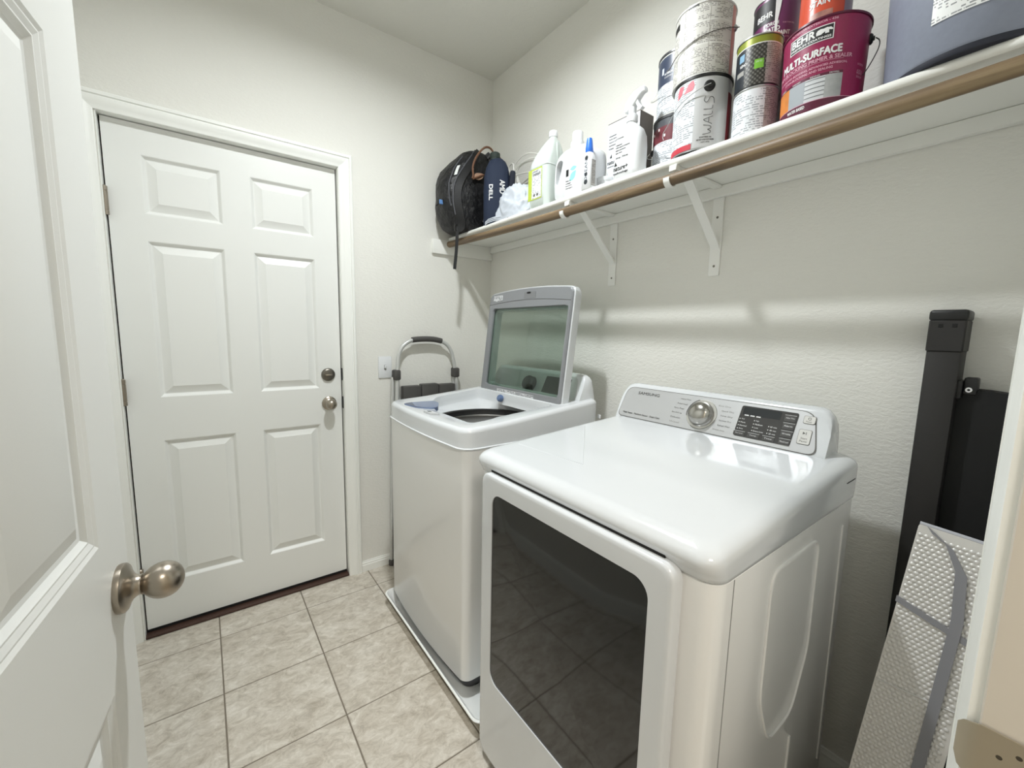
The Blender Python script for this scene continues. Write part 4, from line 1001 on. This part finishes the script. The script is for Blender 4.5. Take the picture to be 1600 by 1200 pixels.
# orange on the magenta can
M_ORG = mat('orange_label', '#d2543a', .3); orr = .0515
t = can('paint_can', 'small orange-red can standing on the lid of the magenta can', -.180, -1.706, ST + h - .0038, orr, .124, M_ORG, M_TIN, group='paint cans on the shelf', rimh=.004)
label_patch(t, 'grey_panel', orr, .75, 1.5, .004, .118, mat('mauve_grey', '#8f8291', .35)); label_patch(t, 'photo_panel', orr, -.55, .28, .02, .05, mat('photo_brown', '#a5756a', .4, var=(60, .4)))
label_text(t, 'STAIN', orr, -.25, .070, .013, .040, W_, bold=.0005); label_text(t, 'EXTERIOR', orr, .45, .030, .005, .02, W_)

# 6,7 gallons behind the silver can, further along
gx_, gy_, gr = -.100, -1.2775, .0775
t = can('paint_can', 'can with a maroon band at the back, bottom of the stack beside the silver can', gx_, gy_, ST, gr, .192, mat('can_white', '#d6d5d0', .3), mat('grey_lid', '#3b3c3f', .35), group='paint cans on the shelf', rimh=.010)
label_patch(t, 'print_panel', gr, -1.5, .6, .006, .112, M_PRINT); label_patch(t, 'maroon_band', gr, -1.5, 1.5, .112, .160, mat('maroon_band', '#6b2a33', .35)); label_patch(t, 'grey_band', gr, -1.5, 1.5, .160, .182, mat('grey_band', '#4a4d52', .35))
for a, z in ((-1.2, .146), (-.85, .153), (-.55, .13)): label_patch(t, 'white_spot', gr, a - .04, a + .04, z - .004, z + .004, W_, off=.0009)
ear(t, gr, -1.4, .098, .010, M_BLACK)
bail(t, gr, .1, [cp(gr + .008, -1.4, .098), cp(gr + .02, -1.45, .088), cp(gr + .014, -1.3, .075), cp(gr + .008, -.9, .066), cp(gr + .006, -.3, .06)])
t = can('paint_can', 'can with a navy band at the back, on top of the maroon-banded can', gx_ + .004, gy_ - .004, ST + .192, gr, .192, mat('can_white', '#d6d5d0', .3), mat('grey_lid', '#3b3c3f'), group='paint cans on the shelf', rimh=.008)
label_patch(t, 'print_panel', gr, -1.5, .6, .006, .098, M_PRINT); label_patch(t, 'navy_band', gr, -1.5, 1.5, .098, .180, mat('navy_band', '#3a4358', .35))
label_text(t, 'INTERIOR', gr, -.62, .128, .006, .03, W_, bold=.0003); label_text(t, 'EGGSHELL', gr, -.62, .118, .005, .03, W_)
label_patch(t, 'pale_mark', gr, -.98, -.86, .13, .15, mat('pale_mark', '#c6ccd6', .4), off=.0009)
bail(t, gr, .09, [cp(gr + .003, -1.45, .1), cp(gr + .012, -1.45, .085), cp(gr + .022, -1.45, .07), cp(gr + .016, -1.25, .062), cp(gr + .008, -.8, .06), cp(gr + .006, -.3, .056)])

# 8 bucket
bx_, by_ = -.164, -1.9745
t = thing('paint_bucket', 'big blue-grey bucket with a white paper label at the near end of the shelf', 'bucket', (bx_, by_, ST), yaw_to_cam(bx_, by_))
M_BKT = mat('bucket_blue_grey', '#868c9c', .5, var=(90, .04))
obj('bucket_body', lathe(B(), [(.136, .010), (.1395, .014), (.1455, .20), (.150, .33), (.1535, .335), (.1535, .345), (.150, .35), (.1505, .37), (.147, .372), (.143, .35), (.139, .02)], 64), M_BKT, t)
obj('bottom_ring', lathe(B(), [(.120, .0), (.134, .0), (.136, .003), (.136, .0105), (.12, .0105)], 64), mat('bucket_bottom_shaded', '#1f2230', .6), t, label='rim under the bucket, coloured dark for the shade there')  # bottom ring with the shadow under the bucket put into its colour
bl = obj('paper_label', patch(.1408, -.495, .60, .066, .235, n=20, taper=.0312), print_mat('bucket_print', '#e6e7e6', '#8e9092', 190, .56), t, smooth=60)
bl.rotation_euler = (0, 0, 0)

# ------------------------------------------------------------------ cleaning things on the shelf
def loft(bm, secs, n=48):
    """secs: list of (z, outline fn radius pts) - outlines sampled radially"""
    rings(bm, [[(x, y, z) for x, y in pts] for z, pts in secs]); return bm
def sq(cx, cy, hx, hy, r, n=6): return rr(cx - hx, cx + hx, cy - hy, cy + hy, min(r, hx * .98, hy * .98), n)
FACE = -pi / 2         # root rotation for things whose front (local -Y) faces the room (-x)

# white box
M_BOXS = mat('box_grey', '#6a6461', .6); M_CARD = mat('box_white', '#d9dbde', .45)
t = thing('detergent_box', 'white carton with small black print and a dark grey side, behind the spray bottle', 'box', (-.135, -1.105, ST), FACE)
obj('carton', box(B(), (-.07, -.038, 0), (.07, .038, .25), .0012, 1), M_CARD, t)
obj('side_panel', box(B(), (.0701, -.0372, .001), (.0707, .0372, .2492)), M_BOXS, t, label='dark grey narrow side of the carton')
obj('top_edge', box(B(), (-.07, -.0382, .2478), (.07, .0382, .2508)), M_BOXS, t)
def front_text(t, txt, x, z, hh, w, y, material, bold=0, left=True):
    bm = text_bm(txt, hh, w, align_left=left)
    if bold: bolden(bm, bold)
    return obj('lettering', mapped(bm, lambda a, b: (x + a, y, z + b)), material, t, smooth=0)
for k, (tx, w) in enumerate((('concentrated', .032), ('laundry tablets', .034), ('fragrance free', .034), ('hypoallergenic', .03), ('32 loads', .022))): front_text(t, tx, -.062, .205 - .011 * k, .0048, w, -.0386, M_INK, .0002)
bm = B(); bm.faces.new([bm.verts.new(p) for p in ((-.056, -.0386, .128), (-.046, -.0386, .128), (-.048, -.0386, .142))]); obj('mark', bm, M_INKD, t, smooth=0)
front_text(t, 'nature', -.066, .112, .011, .048, -.0386, M_INKD, .0003); front_text(t, 'technology', -.066, .098, .0062, .05, -.0386, M_INK, .0002)

# spray bottle
t = thing('spray_bottle', 'white trigger spray bottle with black print at the shelf edge', 'spray bottle', (-.243, -1.199, ST), FACE)
M_HDPE = mat('white_hdpe', '#dcdee0', .35)
bm = B(); S = [(0.0, .044, .024, .018), (.004, .051, .029, .02), (.02, .0535, .031, .022), (.09, .0535, .031, .022), (.125, .051, .031, .024), (.148, .042, .028, .026), (.163, .026, .021, .02), (.172, .0165, .0165, .0164), (.178, .0155, .0155, .0154)]
loft(bm, [(z, sq(0, 0, a, b, r_, 6)) for z, a, b, r_ in S]); obj('bottle', bm, M_HDPE, t, smooth=60)
sp_ = obj('spray_collar', lathe(B(), [(.0165, .176), (.0185, .178), (.0185, .197), (.0165, .20), (.013, .202)], 28), M_PLASTICW, t)
# head: nozzle points to +x (towards the doorway)
bm = B(); secs = []
for x, zc, hz, hy in ((-.026, .222, .010, .010), (-.018, .226, .018, .0125), (-.004, .236, .022, .0135), (.010, .248, .020, .013), (.024, .257, .0145, .012), (.036, .262, .0115, .011), (.046, .262, .010, .0105), (.049, .261, .008, .009)):
    secs.append([(x - (.25 * (zz_ - zc)), y__, zz_) for y__, zz_ in rr(-hy, hy, zc - hz, zc + hz, min(hy, hz) * .7, 4)])
rings(bm, secs); lathe(bm, [(.0135, .199), (.013, .21), (.0125, .235)], 24); obj('spray_head', bm, M_PLASTICW, t, smooth=60)
bm = B(); ribbon(bm, [(.018, 0, .244), (.021, 0, .232), (.028, 0, .219), (.039, 0, .208)], [(0, .0075, 0)] * 4, (.004, 0, .0025)); obj('trigger', bm, M_PLASTICW, t)
fy = -.0316
for k, (tx, w) in enumerate((('all purpose', .03), ('cleaner', .026), ('with natural enzymes', .056), ('plant powered', .04), ('dye free', .026))): front_text(t, tx, -.036, .117 - .0085 * k + (.012 if k == 0 else 0), .0046, w, fy, M_INK, .0003)
front_text(t, '24 oz - 710 mL', -.034, .068, .005, .05, fy, M_INK, .0003)
bm = B(); bm.faces.new([bm.verts.new(p) for p in ((-.040, fy, .0435), (-.027, fy, .0435), (-.035, fy, .057))]); obj('mark', bm, M_INKD, t, smooth=0)
front_text(t, 'nature+', -.042, .034, .0125, .058, fy, M_INKD, .0004); front_text(t, 'technology', -.044, .0185, .008, .062, fy, M_INKD, .0003)

# small tub between the blue-capped bottle and the box
t = thing('small_tub', 'low white tub behind the blue-capped bottle', 'tub', (-.175, -1.035, ST))
obj('tub_body', lathe(B(), [(.030, 0), (.033, .003), (.034, .045)], 32), M_HDPE, t); obj('tub_lid', lathe(B(), [(.035, .045), (.0362, .047), (.0362, .058), (.034, .060), (0, .0605)], 32), M_PLASTICW, t)
for a in (-.9, -.2, .5): obj('mark', mapped(text_bm('o', .007, .007), cylmap(.0346, a, .02)), M_INKL, t, smooth=0)

# blue-capped bottle
t = thing('stain_remover_bottle', 'slim white bottle with a blue pointed cap at the shelf edge', 'bottle', (-.2665, -1.0335, ST), FACE)
obj('bottle', loft(B(), [(z, sq(0, 0, a, b, r_, 6)) for z, a, b, r_ in ((0, .021, .013, .01), (.004, .0245, .0165, .013), (.10, .0245, .0165, .013), (.118, .021, .0155, .013), (.128, .014, .0135, .0125), (.132, .0115, .0115, .011))]), M_HDPE, t, smooth=60)
obj('cap', lathe(B(), [(.0135, .129), (.0142, .131), (.0138, .145), (.0105, .170), (.0088, .178), (.005, .180), (0, .1803)], 28), mat('cap_cobalt', '#2f6fd0', .35), t, label='blue pointed cap')
bm = mapped(text_bm('OCEAN', .013, .075), lambda a, b: (.003 - b, -.0169, .065 + a)); obj('lettering', bm, mat('navy_ink', '#27324d', .5), t, smooth=0)
for z, rr_ in ((.108, .0075), (.052, .007), (.026, .0085)):
    bm = lathe(B(), [(0, 0), (rr_, 0), (0, .0004)], 20, mtx=out_mtx((.004, -.0168, z), (0, -1, 0))); obj('badge', bm, mat('badge_dark', '#2c3236', .5), t)
label_q = uvquad((.0247, -.010, .012), (.0247, .010, .012), (.0247, .010, .1), (.0247, -.010, .1), .02, .09); obj('side_print', label_q, M_PRINTG, t, smooth=0)

# detergent bottle with side handle
t = thing('detergent_bottle', 'white detergent bottle with a side handle and leaf label', 'bottle', (-.203, -.928, ST), FACE); t.scale = (1.0, 1.0, 1.045)
bm = B()
ol = fillet([(-.098, .004), (.094, .0), (.101, .10), (.098, .150), (.060, .178), (.012, .186), (-.052, .184), (-.086, .168), (-.101, .135), (-.104, .06)], [.02, .02, .05, .04, .04, .02, .02, .03, .03, .05], 6)
hole = fillet([(-.084, .136), (-.070, .152), (-.046, .146), (-.052, .12), (-.074, .062), (-.086, .07)], .012, 5)
c = (.0, .09)
# shell with hole: front/back plates by triangle fill
def plate_hole(bm, out, inn, yf, yb, infl):
    e = []
    def loop(P, y):
        vs = [bm.verts.new((x, y, z)) for x, z in P]; return vs, [bm.edges.new((vs[i], vs[(i + 1) % len(vs)])) for i in range(len(vs))]
    allv = {}
    for y in (yf, yb):
        vo, eo = loop([((x - c[0]) * infl + c[0], (z - c[1]) * infl + c[1]) for x, z in out], y); vi, ei = loop(inn, y); bmesh.ops.triangle_fill(bm, edges=eo + ei, use_beauty=True); allv[y] = (vo, vi)
    mids = []
    for s in (.72, 0, -.72):
        y = (yf + yb) / 2 + (yf - yb) / 2 * s
        mids.append(([bm.verts.new((x, y, z)) for x, z in out], [bm.verts.new((x, y, z)) for x, z in inn]))
    seq = [allv[yf]] + mids + [allv[yb]]
    for A, Bq in zip(seq, seq[1:]):
        for k in (0, 1):
            a, b = A[k], Bq[k]
            for i in range(len(a)):
                j = (i + 1) % len(a); bm.faces.new((a[i], a[j], b[j], b[i]))
plate_hole(bm, ol, hole, -.048, .048, .90)
obj('bottle', bm, M_HDPE, t, smooth=55)
obj('neck', lathe(B(), [(.028, .18), (.027, .192), (.024, .197)], 28, center=(-.020, 0, 0)), M_HDPE, t)
obj('cap', lathe(B(), [(.026, .195), (.0265, .198), (.0262, .212), (.022, .215), (.0205, .247), (.018, .250), (0, .2505)], 32, center=(-.020, 0, 0)), M_PLASTICW, t)
lab = fillet([(-.030, .012), (.088, .012), (.092, .10), (.075, .135), (.02, .138), (-.022, .115)], [.008, .008, .03, .03, .03, .03], 5)
bm = B(); extrude2d(bm, lab, lambda p: (p[0], -.0480, p[1]), lambda p: (p[0], -.0487, p[1])); lb = obj('front_label', bm, mat('label_white', '#e0e1e3', .45), t, smooth=0)
def leaf(cx, cz, L, Wd, ang, material):
    bm = B(); P = []
    for k in range(17):
        a = k / 16; P.append((L * (a - .5), Wd * sin(pi * a)))
    P += [(L * (.5 - k / 16), -Wd * sin(pi * k / 16)) for k in range(1, 16)]
    bm.faces.new([bm.verts.new((cx + x * cos(ang) - z * sin(ang), -.0491, cz + x * sin(ang) + z * cos(ang))) for x, z in P]); return obj('leaf_print', bm, material, t, smooth=0)
leaf(.012, .104, .036, .008, .05, mat('leaf_teal', '#8ed0cd', .5)); leaf(.010, .078, .046, .013, .75, mat('leaf_teal', '#8ed0cd', .5))
bm = box(B(), (-.027, -.0492, .082), (-.013, -.0488, .106), 0); obj('badge', bm, M_INKD, t)
for k, (tx, w) in enumerate((('free &', .026), ('clear', .03), ('laundry', .034), ('detergent', .038))): front_text(t, tx, -.027, .066 - .009 * k, .0056, w, -.0491, M_INK, .0002)
front_text(t, '1.47 L', .02, .024, .005, .02, -.0491, M_INKL)

# jug of pale green liquid
def jug_mat():
    tt = NT('translucent_jug'); b = tt.b; tc = tt.n('ShaderNodeTexCoord'); sp = tt.n('ShaderNodeSeparateXYZ'); tt.l(tc.outputs['Object'], sp.inputs[0])
    b.inputs['Base Color'].default_value = hexc('#d6ded9'); b.inputs['Roughness'].default_value = .3; b.inputs['Subsurface Weight'].default_value = .25; b.inputs['Subsurface Radius'].default_value = (.02, .025, .022)
    b.inputs['Transmission Weight'].default_value = .2; b.inputs['IOR'].default_value = 1.2
    return tt.m
M_JUG = jug_mat()
t = thing('vinegar_jug', 'translucent jug of pale green liquid with a yellow-green label', 'jug', (-.215, -.752, ST), FACE)
bm = B(); S = [(0, -.000, .052, .05), (.004, 0, .0585, .057), (.05, 0, .059, .058), (.165, 0, .059, .058), (.185, 0, .058, .056), (.215, .006, .050, .046), (.245, .016, .037, .036), (.265, .024, .024, .024), (.276, .026, .0165, .0165), (.285, .026, .015, .015)]
loft(bm, [(z, sq(cx, 0, a, b, .022 if z < .25 else .0149, 6)) for z, cx, a, b in S]); obj('jug_body', bm, M_JUG, t, smooth=60)
obj('handle', tube(B(), [(.033, 0, .262), (.0445, 0, .25), (.0475, 0, .225), (.048, 0, .195), (.047, 0, .175)], .011, 12, smooth=1), M_JUG, t)
obj('cap', lathe(B(), [(.0175, .281), (.0185, .283), (.018, .302), (.016, .305), (0, .3055)], 28, center=(.026, 0, 0)), M_PLASTICW, t)
obj('rib', loft(B(), [(z, sq(0, 0, a, a - .001, .022, 6)) for z, a in ((.160, .0592), (.163, .0606), (.166, .0592))]), M_JUG, t, smooth=60)
lq = obj('front_label', box(B(), (-.0575, -.0590, .036), (.030, -.0582, .158), 0), mat('label_lime', '#b4c44a', .45), t)
obj('side_label', box(B(), (-.0598, -.045, .036), (-.0590, .040, .158), 0), mat('label_lime', '#b4c44a', .45), t)
obj('print_panel', uvquad((-.034, -.0593, .040), (.027, -.0593, .040), (.027, -.0593, .152), (-.034, -.0593, .152), .061, .112), M_PRINTW, lq, smooth=0)
front_text(t, 'ALL NATURAL', -.030, .146, .005, .034, -.0596, M_INK, .0002); front_text(t, 'VINEGAR', -.030, .134, .010, .050, -.0596, M_INK, .0003)
for a in (-.022, -.002): obj('symbol', box(B(), (a, -.0597, .048), (a + .011, -.0594, .058), 0), M_INK, lq)

# white cable coil
t = thing('cable_coil', 'white cable coil tied in the middle, standing against the wall behind the jug', 'cable', (-.085, -.45, ST))
LP_ = [[(-.333, 2.091), (-.348, 2.127), (-.395, 2.156), (-.461, 2.16), (-.53, 2.136), (-.578, 2.107), (-.60, 2.06)], [(-.333, 2.091), (-.359, 2.124), (-.422, 2.136), (-.497, 2.131), (-.569, 2.098), (-.59, 2.04)],
       [(-.333, 2.091), (-.38, 2.13), (-.462, 2.13), (-.569, 2.092), (-.60, 2.0)], [(-.333, 2.091), (-.398, 2.092), (-.484, 2.073), (-.581, 2.038), (-.61, 1.95)], [(-.333, 2.1), (-.299, 2.122), (-.314, 2.149), (-.348, 2.146), (-.349, 2.102)],
       [(-.334, 2.081), (-.294, 2.076), (-.288, 2.1), (-.322, 2.103)], [(-.334, 2.081), (-.301, 2.046), (-.297, 2.002), (-.304, 1.93), (-.31, 1.813)], [(-.339, 2.077), (-.324, 2.03), (-.333, 1.943), (-.335, 1.813)], [(-.35, 2.074), (-.341, 2.026), (-.355, 1.938), (-.36, 1.813)],
       [(-.361, 2.071), (-.385, 2.006), (-.45, 1.948), (-.521, 1.907), (-.588, 1.869), (-.61, 1.84)], [(-.361, 2.08), (-.395, 2.009), (-.47, 1.955), (-.578, 1.889), (-.6, 1.87)]]
bm = B()
for k, L_ in enumerate(LP_):
    dx = (k % 4 - 1.5) * .009
    tube(bm, [(-.085 + (dx if 0 < i < len(L_) else dx * .2) - (.0 if z > 1.82 else 0), y, z) for i, (y, z) in enumerate(L_)], .0036, 6, smooth=2)
obj('loops', bm, mat('cable_white', '#e5e4de', .4), t, world=True)
obj('tie', tube(B(), [(-.085, -.326, 2.09), (-.078, -.342, 2.096), (-.085, -.352, 2.088), (-.094, -.340, 2.082), (-.085, -.326, 2.09)], .0065, 8), mat('cable_white', '#e5e4de'), t, world=True)

# ------------------------------------------------------------------ backpack, printed pouch, cloth
M_NYL = mat('black_nylon', '#0b0b0e', .5, bump=(22, .75, .02)); M_NYLG = mat('grey_trim', '#4a4b50', .6); M_MESH = mat('mesh_dark', '#24262a', .75, bump=(900, .6, .001))
BKX, BKY = -.215, -.135
t = thing('backpack', 'black backpack slumped at the far end of the shelf with a strap hanging down', 'backpack', (BKX, BKY, ST), 0); BK = t
def bag_pt(s, a):
    """s 0..1 up, a angle; superellipse section, fuller in the middle"""
    prof = [(0, .125, .085), (.03, .150, .100), (.12, .165, .112), (.3, .178, .118), (.5, .180, .116), (.7, .163, .106), (.84, .132, .09), (.93, .095, .07), (.98, .055, .045), (1, .02, .02)]
    for (s0, a0, b0), (s1, a1, b1) in zip(prof, prof[1:]):
        if s <= s1: break
    k = (s - s0) / (s1 - s0); rx, ry = a0 + (a1 - a0) * k, b0 + (b1 - b0) * k
    e = .72; cx = -.030 * sin(pi * min(s * 1.15, 1)) + .02 * s
    ca, sa = cos(a), sin(a)
    wob = 1 + .02 * sin(5 * a + 9 * s) + .018 * sin(13 * s + 2 * a)
    return Vector((BKX + cx + rx * wob * math.copysign(abs(ca) ** e, ca), BKY + .002 + min(ry * wob, .125) * math.copysign(abs(sa) ** e, sa), ST + .001 + .425 * s))
bm = B(); SS = [0, .015, .04, .08, .15, .22, .3, .38, .46, .54, .62, .7, .77, .84, .89, .93, .96, .98, 1]
rings(bm, [[bag_pt(s, 2 * pi * k / 56) for k in range(56)] for s in SS]); obj('bag_body', bm, M_NYL, t, world=True, smooth=70)
def on_bag(s, a, off=.004):
    p = bag_pt(s, a); c_ = Vector((BKX, BKY, p.z)); return p + (p - c_).normalized() * off
bm = B(); tube(bm, [on_bag(s, -2.55 + .35 * (s - .5) ** 2 * 2, .002) for s in [.25 + .05 * k for k in range(13)]], .0035, 6); obj('zipper', bm, M_NYLG, t, world=True)
bm = B(); tube(bm, [on_bag(s, -2.2 + .1 * s, .001) for s in [.35 + .05 * k for k in range(10)]], .002, 6); obj('zipper', bm, mat('zip_dark', '#303238', .5), t, world=True)
bm = B(); ribbon(bm, [on_bag(s, -2.35, .004) for s in (.60, .66, .72)], (.006, -.004, .002), (0, -.001, 0)); obj('brand_tag', bm, mat('tag_white', '#d8dbd9', .5), t, world=True)
bm = box(B(), (-.012, -.004, -.011), (.012, .004, .011), .002, 1); bm.transform(Matrix.Translation(on_bag(.30, -2.95, .004))); obj('blue_loop', bm, mat('loop_blue', '#5b83b8', .5), t, world=True)
bm = B(); tube(bm, [on_bag(.30, -2.95, .006), on_bag(.28, -3.0, .02), on_bag(.25, -3.05, .035)], .003, 6); obj('zip_pull', bm, M_NYL, t, world=True)
# shoulder straps: padded ribbons down the front, one running over the shelf edge
def strap(pts, hw, nm, material, th=.005):
    bm = B(); pts = [Vector(p) for p in pts]
    for _ in range(2):
        q_ = [pts[0]]
        for a, b in zip(pts, pts[1:]): q_ += [a * .75 + b * .25, a * .25 + b * .75]
        pts = q_ + [pts[-1]]
    rs = []
    for i, p in enumerate(pts):
        d = (pts[min(i + 1, len(pts) - 1)] - pts[max(i - 1, 0)]).normalized(); view = (CAM - p).normalized(); h_ = d.cross(view).normalized(); nn = h_.cross(d).normalized()
        w = hw if not callable(hw) else hw(i / (len(pts) - 1))
        rs.append([p - h_ * w - nn * th, p + h_ * w - nn * th, p + h_ * w * .9 + nn * th, p - h_ * w * .9 + nn * th])
    rings(bm, rs); return obj(nm, bm, material, t, world=True, smooth=50)
A = -1.95
main = [on_bag(.97, -1.7, .004), on_bag(.88, -1.85, .008), on_bag(.72, -1.95, .010), on_bag(.5, -2.15, .012), on_bag(.3, -2.22, .014), on_bag(.14, -2.2, .012), Vector((-.335, -.226, ST + .020)), Vector((-.352, -.215, ST - .006))]
strap(main, lambda k: .017 + .014 * k if k < .85 else .031 - .10 * (k - .85), 'shoulder_strap', mat('strap_dark', '#0b0b0d', .6, bump=(300, .3, .001)), .006)
strap([p + Vector((-.024, -.004, .0)) for p in main[:-2]], .0028, 'strap_piping', M_NYLG, .003)
strap([on_bag(.95, -1.4, .004), on_bag(.8, -1.3, .010), on_bag(.55, -1.25, .012), on_bag(.3, -1.35, .012), on_bag(.1, -1.5, .010)], .022, 'shoulder_strap', M_NYL, .006)
bk = Vector((-.352, -.22, ST + .004))
obj('strap_buckle', tube(B(), [bk + Vector((-.013, 0, .012)), bk + Vector((.012, 0, .013)), bk + Vector((.015, 0, -.014)), bk + Vector((-.012, 0, -.015)), bk + Vector((-.013, 0, .012))], .0055, 8), M_BLACK, t, world=True)
strap([bk + Vector((-.001, -.003, 0)), bk + Vector((-.003, -.004, -.06)), bk + Vector((-.006, 0, -.13)), bk + Vector((-.013, .002, -.205))], .0080, 'webbing_end', mat('webbing_black', '#070708', .7), .0018)
bm = B(); box(bm, (-.022, -.006, -.03), (.06, .006, .03), .005, 2); mm = Matrix.Translation(on_bag(.46, -1.25, .012)) @ Matrix.Rotation(.35, 4, 'Y'); bm.transform(mm); obj('mesh_pocket', bm, M_MESH, t, world=True)
# leather fob and brown cord
M_CORD = mat('brown_cord', '#6b4a35', .55)
f0 = on_bag(.62, -1.62, .016)
bm = B(); bm2 = fillet([(-.028, -.010), (-.004, -.020), (.022, -.006), (.032, .016), (.012, .018), (-.020, .012)], .012, 4)
extrude2d(bm, bm2, lambda p: f0 + Vector((p[0], -.002, p[1])), lambda p: f0 + Vector((p[0], .002, p[1]))); obj('leather_fob', bm, mat('tan_leather', '#b08f78', .6), t, world=True, label='tan leather fob')
obj('cord', tube(B(), [tuple(f0 + Vector((.03, 0, .014))), (-.296, -.265, 2.045), (-.285, -.265, 2.066), (-.293, -.265, 2.102), (-.275, -.265, 2.154), (-.227, -.265, 2.215), (-.188, -.265, 2.225), (-.16, -.265, 2.195), (-.150, -.262, 2.15), (-.152, -.255, 2.10)], .0052, 8, smooth=2), M_CORD, t, world=True)

# navy pouch with printed words
PXc, PYc = -.188, -.332
t = thing('fabric_pouch', 'navy fabric pouch with white upright lettering, beside the backpack', 'pouch', (PXc, PYc, ST), yaw_to_cam(PXc, PYc)); t.scale = (1, 1, .935)
M_NAVY = mat('navy_fabric', '#1a263d', .8, bump=(700, .4, .0008)); M_NAVYD = mat('navy_dark', '#161c2b', .8)
bm = B(); S = [(0, .058, .045), (.01, .066, .05), (.1, .068, .054), (.2, .067, .054), (.27, .064, .05), (.315, .056, .044), (.345, .042, .034), (.36, .026, .022)]
rings(bm, [[(a * math.copysign(abs(cos(w)) ** .8, cos(w)) * (1 + .015 * sin(3 * w + 20 * z)), b * math.copysign(abs(sin(w)) ** .8, sin(w)), z) for w in [2 * pi * k / 40 for k in range(40)]] for z, a, b in S])
obj('pouch_body', bm, M_NAVY, t, smooth=70)
obj('neck', lathe(B(), [(.024, .355), (.022, .362), (.025, .368), (.025, .388), (.020, .393), (0, .394)], 24, center=(-.012, 0, 0)), mat('neck_dark', '#2e3833', .7), t)
obj('side_flap', box(B(), (.045, -.046, .02), (.074, .03, .30), .012, 2, Matrix.Rotation(.06, 4, 'Y')), M_NAVYD, t)
def pouch_map(a, b): return (a, -(.0545 * (max(0, 1 - (abs(a) / .0685) ** 2.5)) ** (1 / 2.5)) - .0012, b)
bm = bolden(text_bm('AMD', .024, .068), .0011); mapped(bm, lambda x, y: pouch_map(.026 + y, .205 - x)); obj('lettering', bm, W_, t, smooth=0)
bm = bolden(text_bm('DELL', .017, .078), .0010); mapped(bm, lambda x, y: pouch_map(-.030 + y, .176 - x)); obj('lettering', bm, W_, t, smooth=0)
obj('cord_loop', tube(B(), [(-.205, -.305, 2.14), (-.187, -.303, 2.175), (-.16, -.303, 2.2), (-.144, -.303, 2.186), (-.151, -.303, 2.15), (-.163, -.305, 2.12)], .0052, 8, smooth=2), M_CORD, t, world=True)

# crumpled cloth
t = thing('cleaning_cloth', 'crumpled pale grey-white cloth between the pouch and the jug', 'cloth', (-.222, -.53, ST))
from mathutils import noise
bm = B(); NU, NV = 110, 44; rows = []
for i in range(NV + 1):
    v = i / NV; th_ = v * pi / 2; row = []
    for k in range(NU):
        a = 2 * pi * k / NU; rx, ry, rz = .058, .132, .158
        d = Vector((cos(a) * cos(th_), sin(a) * cos(th_), sin(th_)))
        q_ = d + Vector((.25 * noise.noise(d * 1.7), .25 * noise.noise(d * 1.9 + Vector((5, 5, 5))), 0))
        ridge = (1 - abs(noise.noise(q_ * 2.6 + Vector((9, 4, 2))))) ** 3; fine = (1 - abs(noise.noise(q_ * 6.0 + Vector((1, 7, 3))))) ** 3
        s_ = .86 + .14 * ridge + .055 * fine + .08 * noise.noise(d * 2.1 + Vector((3, 1, 7)))
        e = .82
        row.append((-.222 + rx * math.copysign(abs(d.x) ** e, d.x) * s_, -.545 + ry * math.copysign(abs(d.y) ** e, d.y) * s_, max(ST + .0008, ST + rz * d.z ** .9 * s_ * (1 - .12 * max(0, -d.y)) + .0008)))
    rows.append(row)
rings(bm, rows, True, True); o = obj('cloth_heap', bm, mat('cloth_white', '#bfc5ce', .85), t, world=True, smooth=80)
bm = B()
for k in range(3): ribbon(bm, [(-.276, -.372, ST + .003 + .006 * k), (-.281, -.40 - .004 * k, ST + .008 + .007 * k), (-.279, -.44, ST + .009 + .007 * k), (-.262, -.50, ST + .010 + .006 * k)], (.007, .0, .003), (0, 0, .0022))
obj('cloth_fold', bm, mat('cloth_white', '#bfc5ce'), t, world=True)
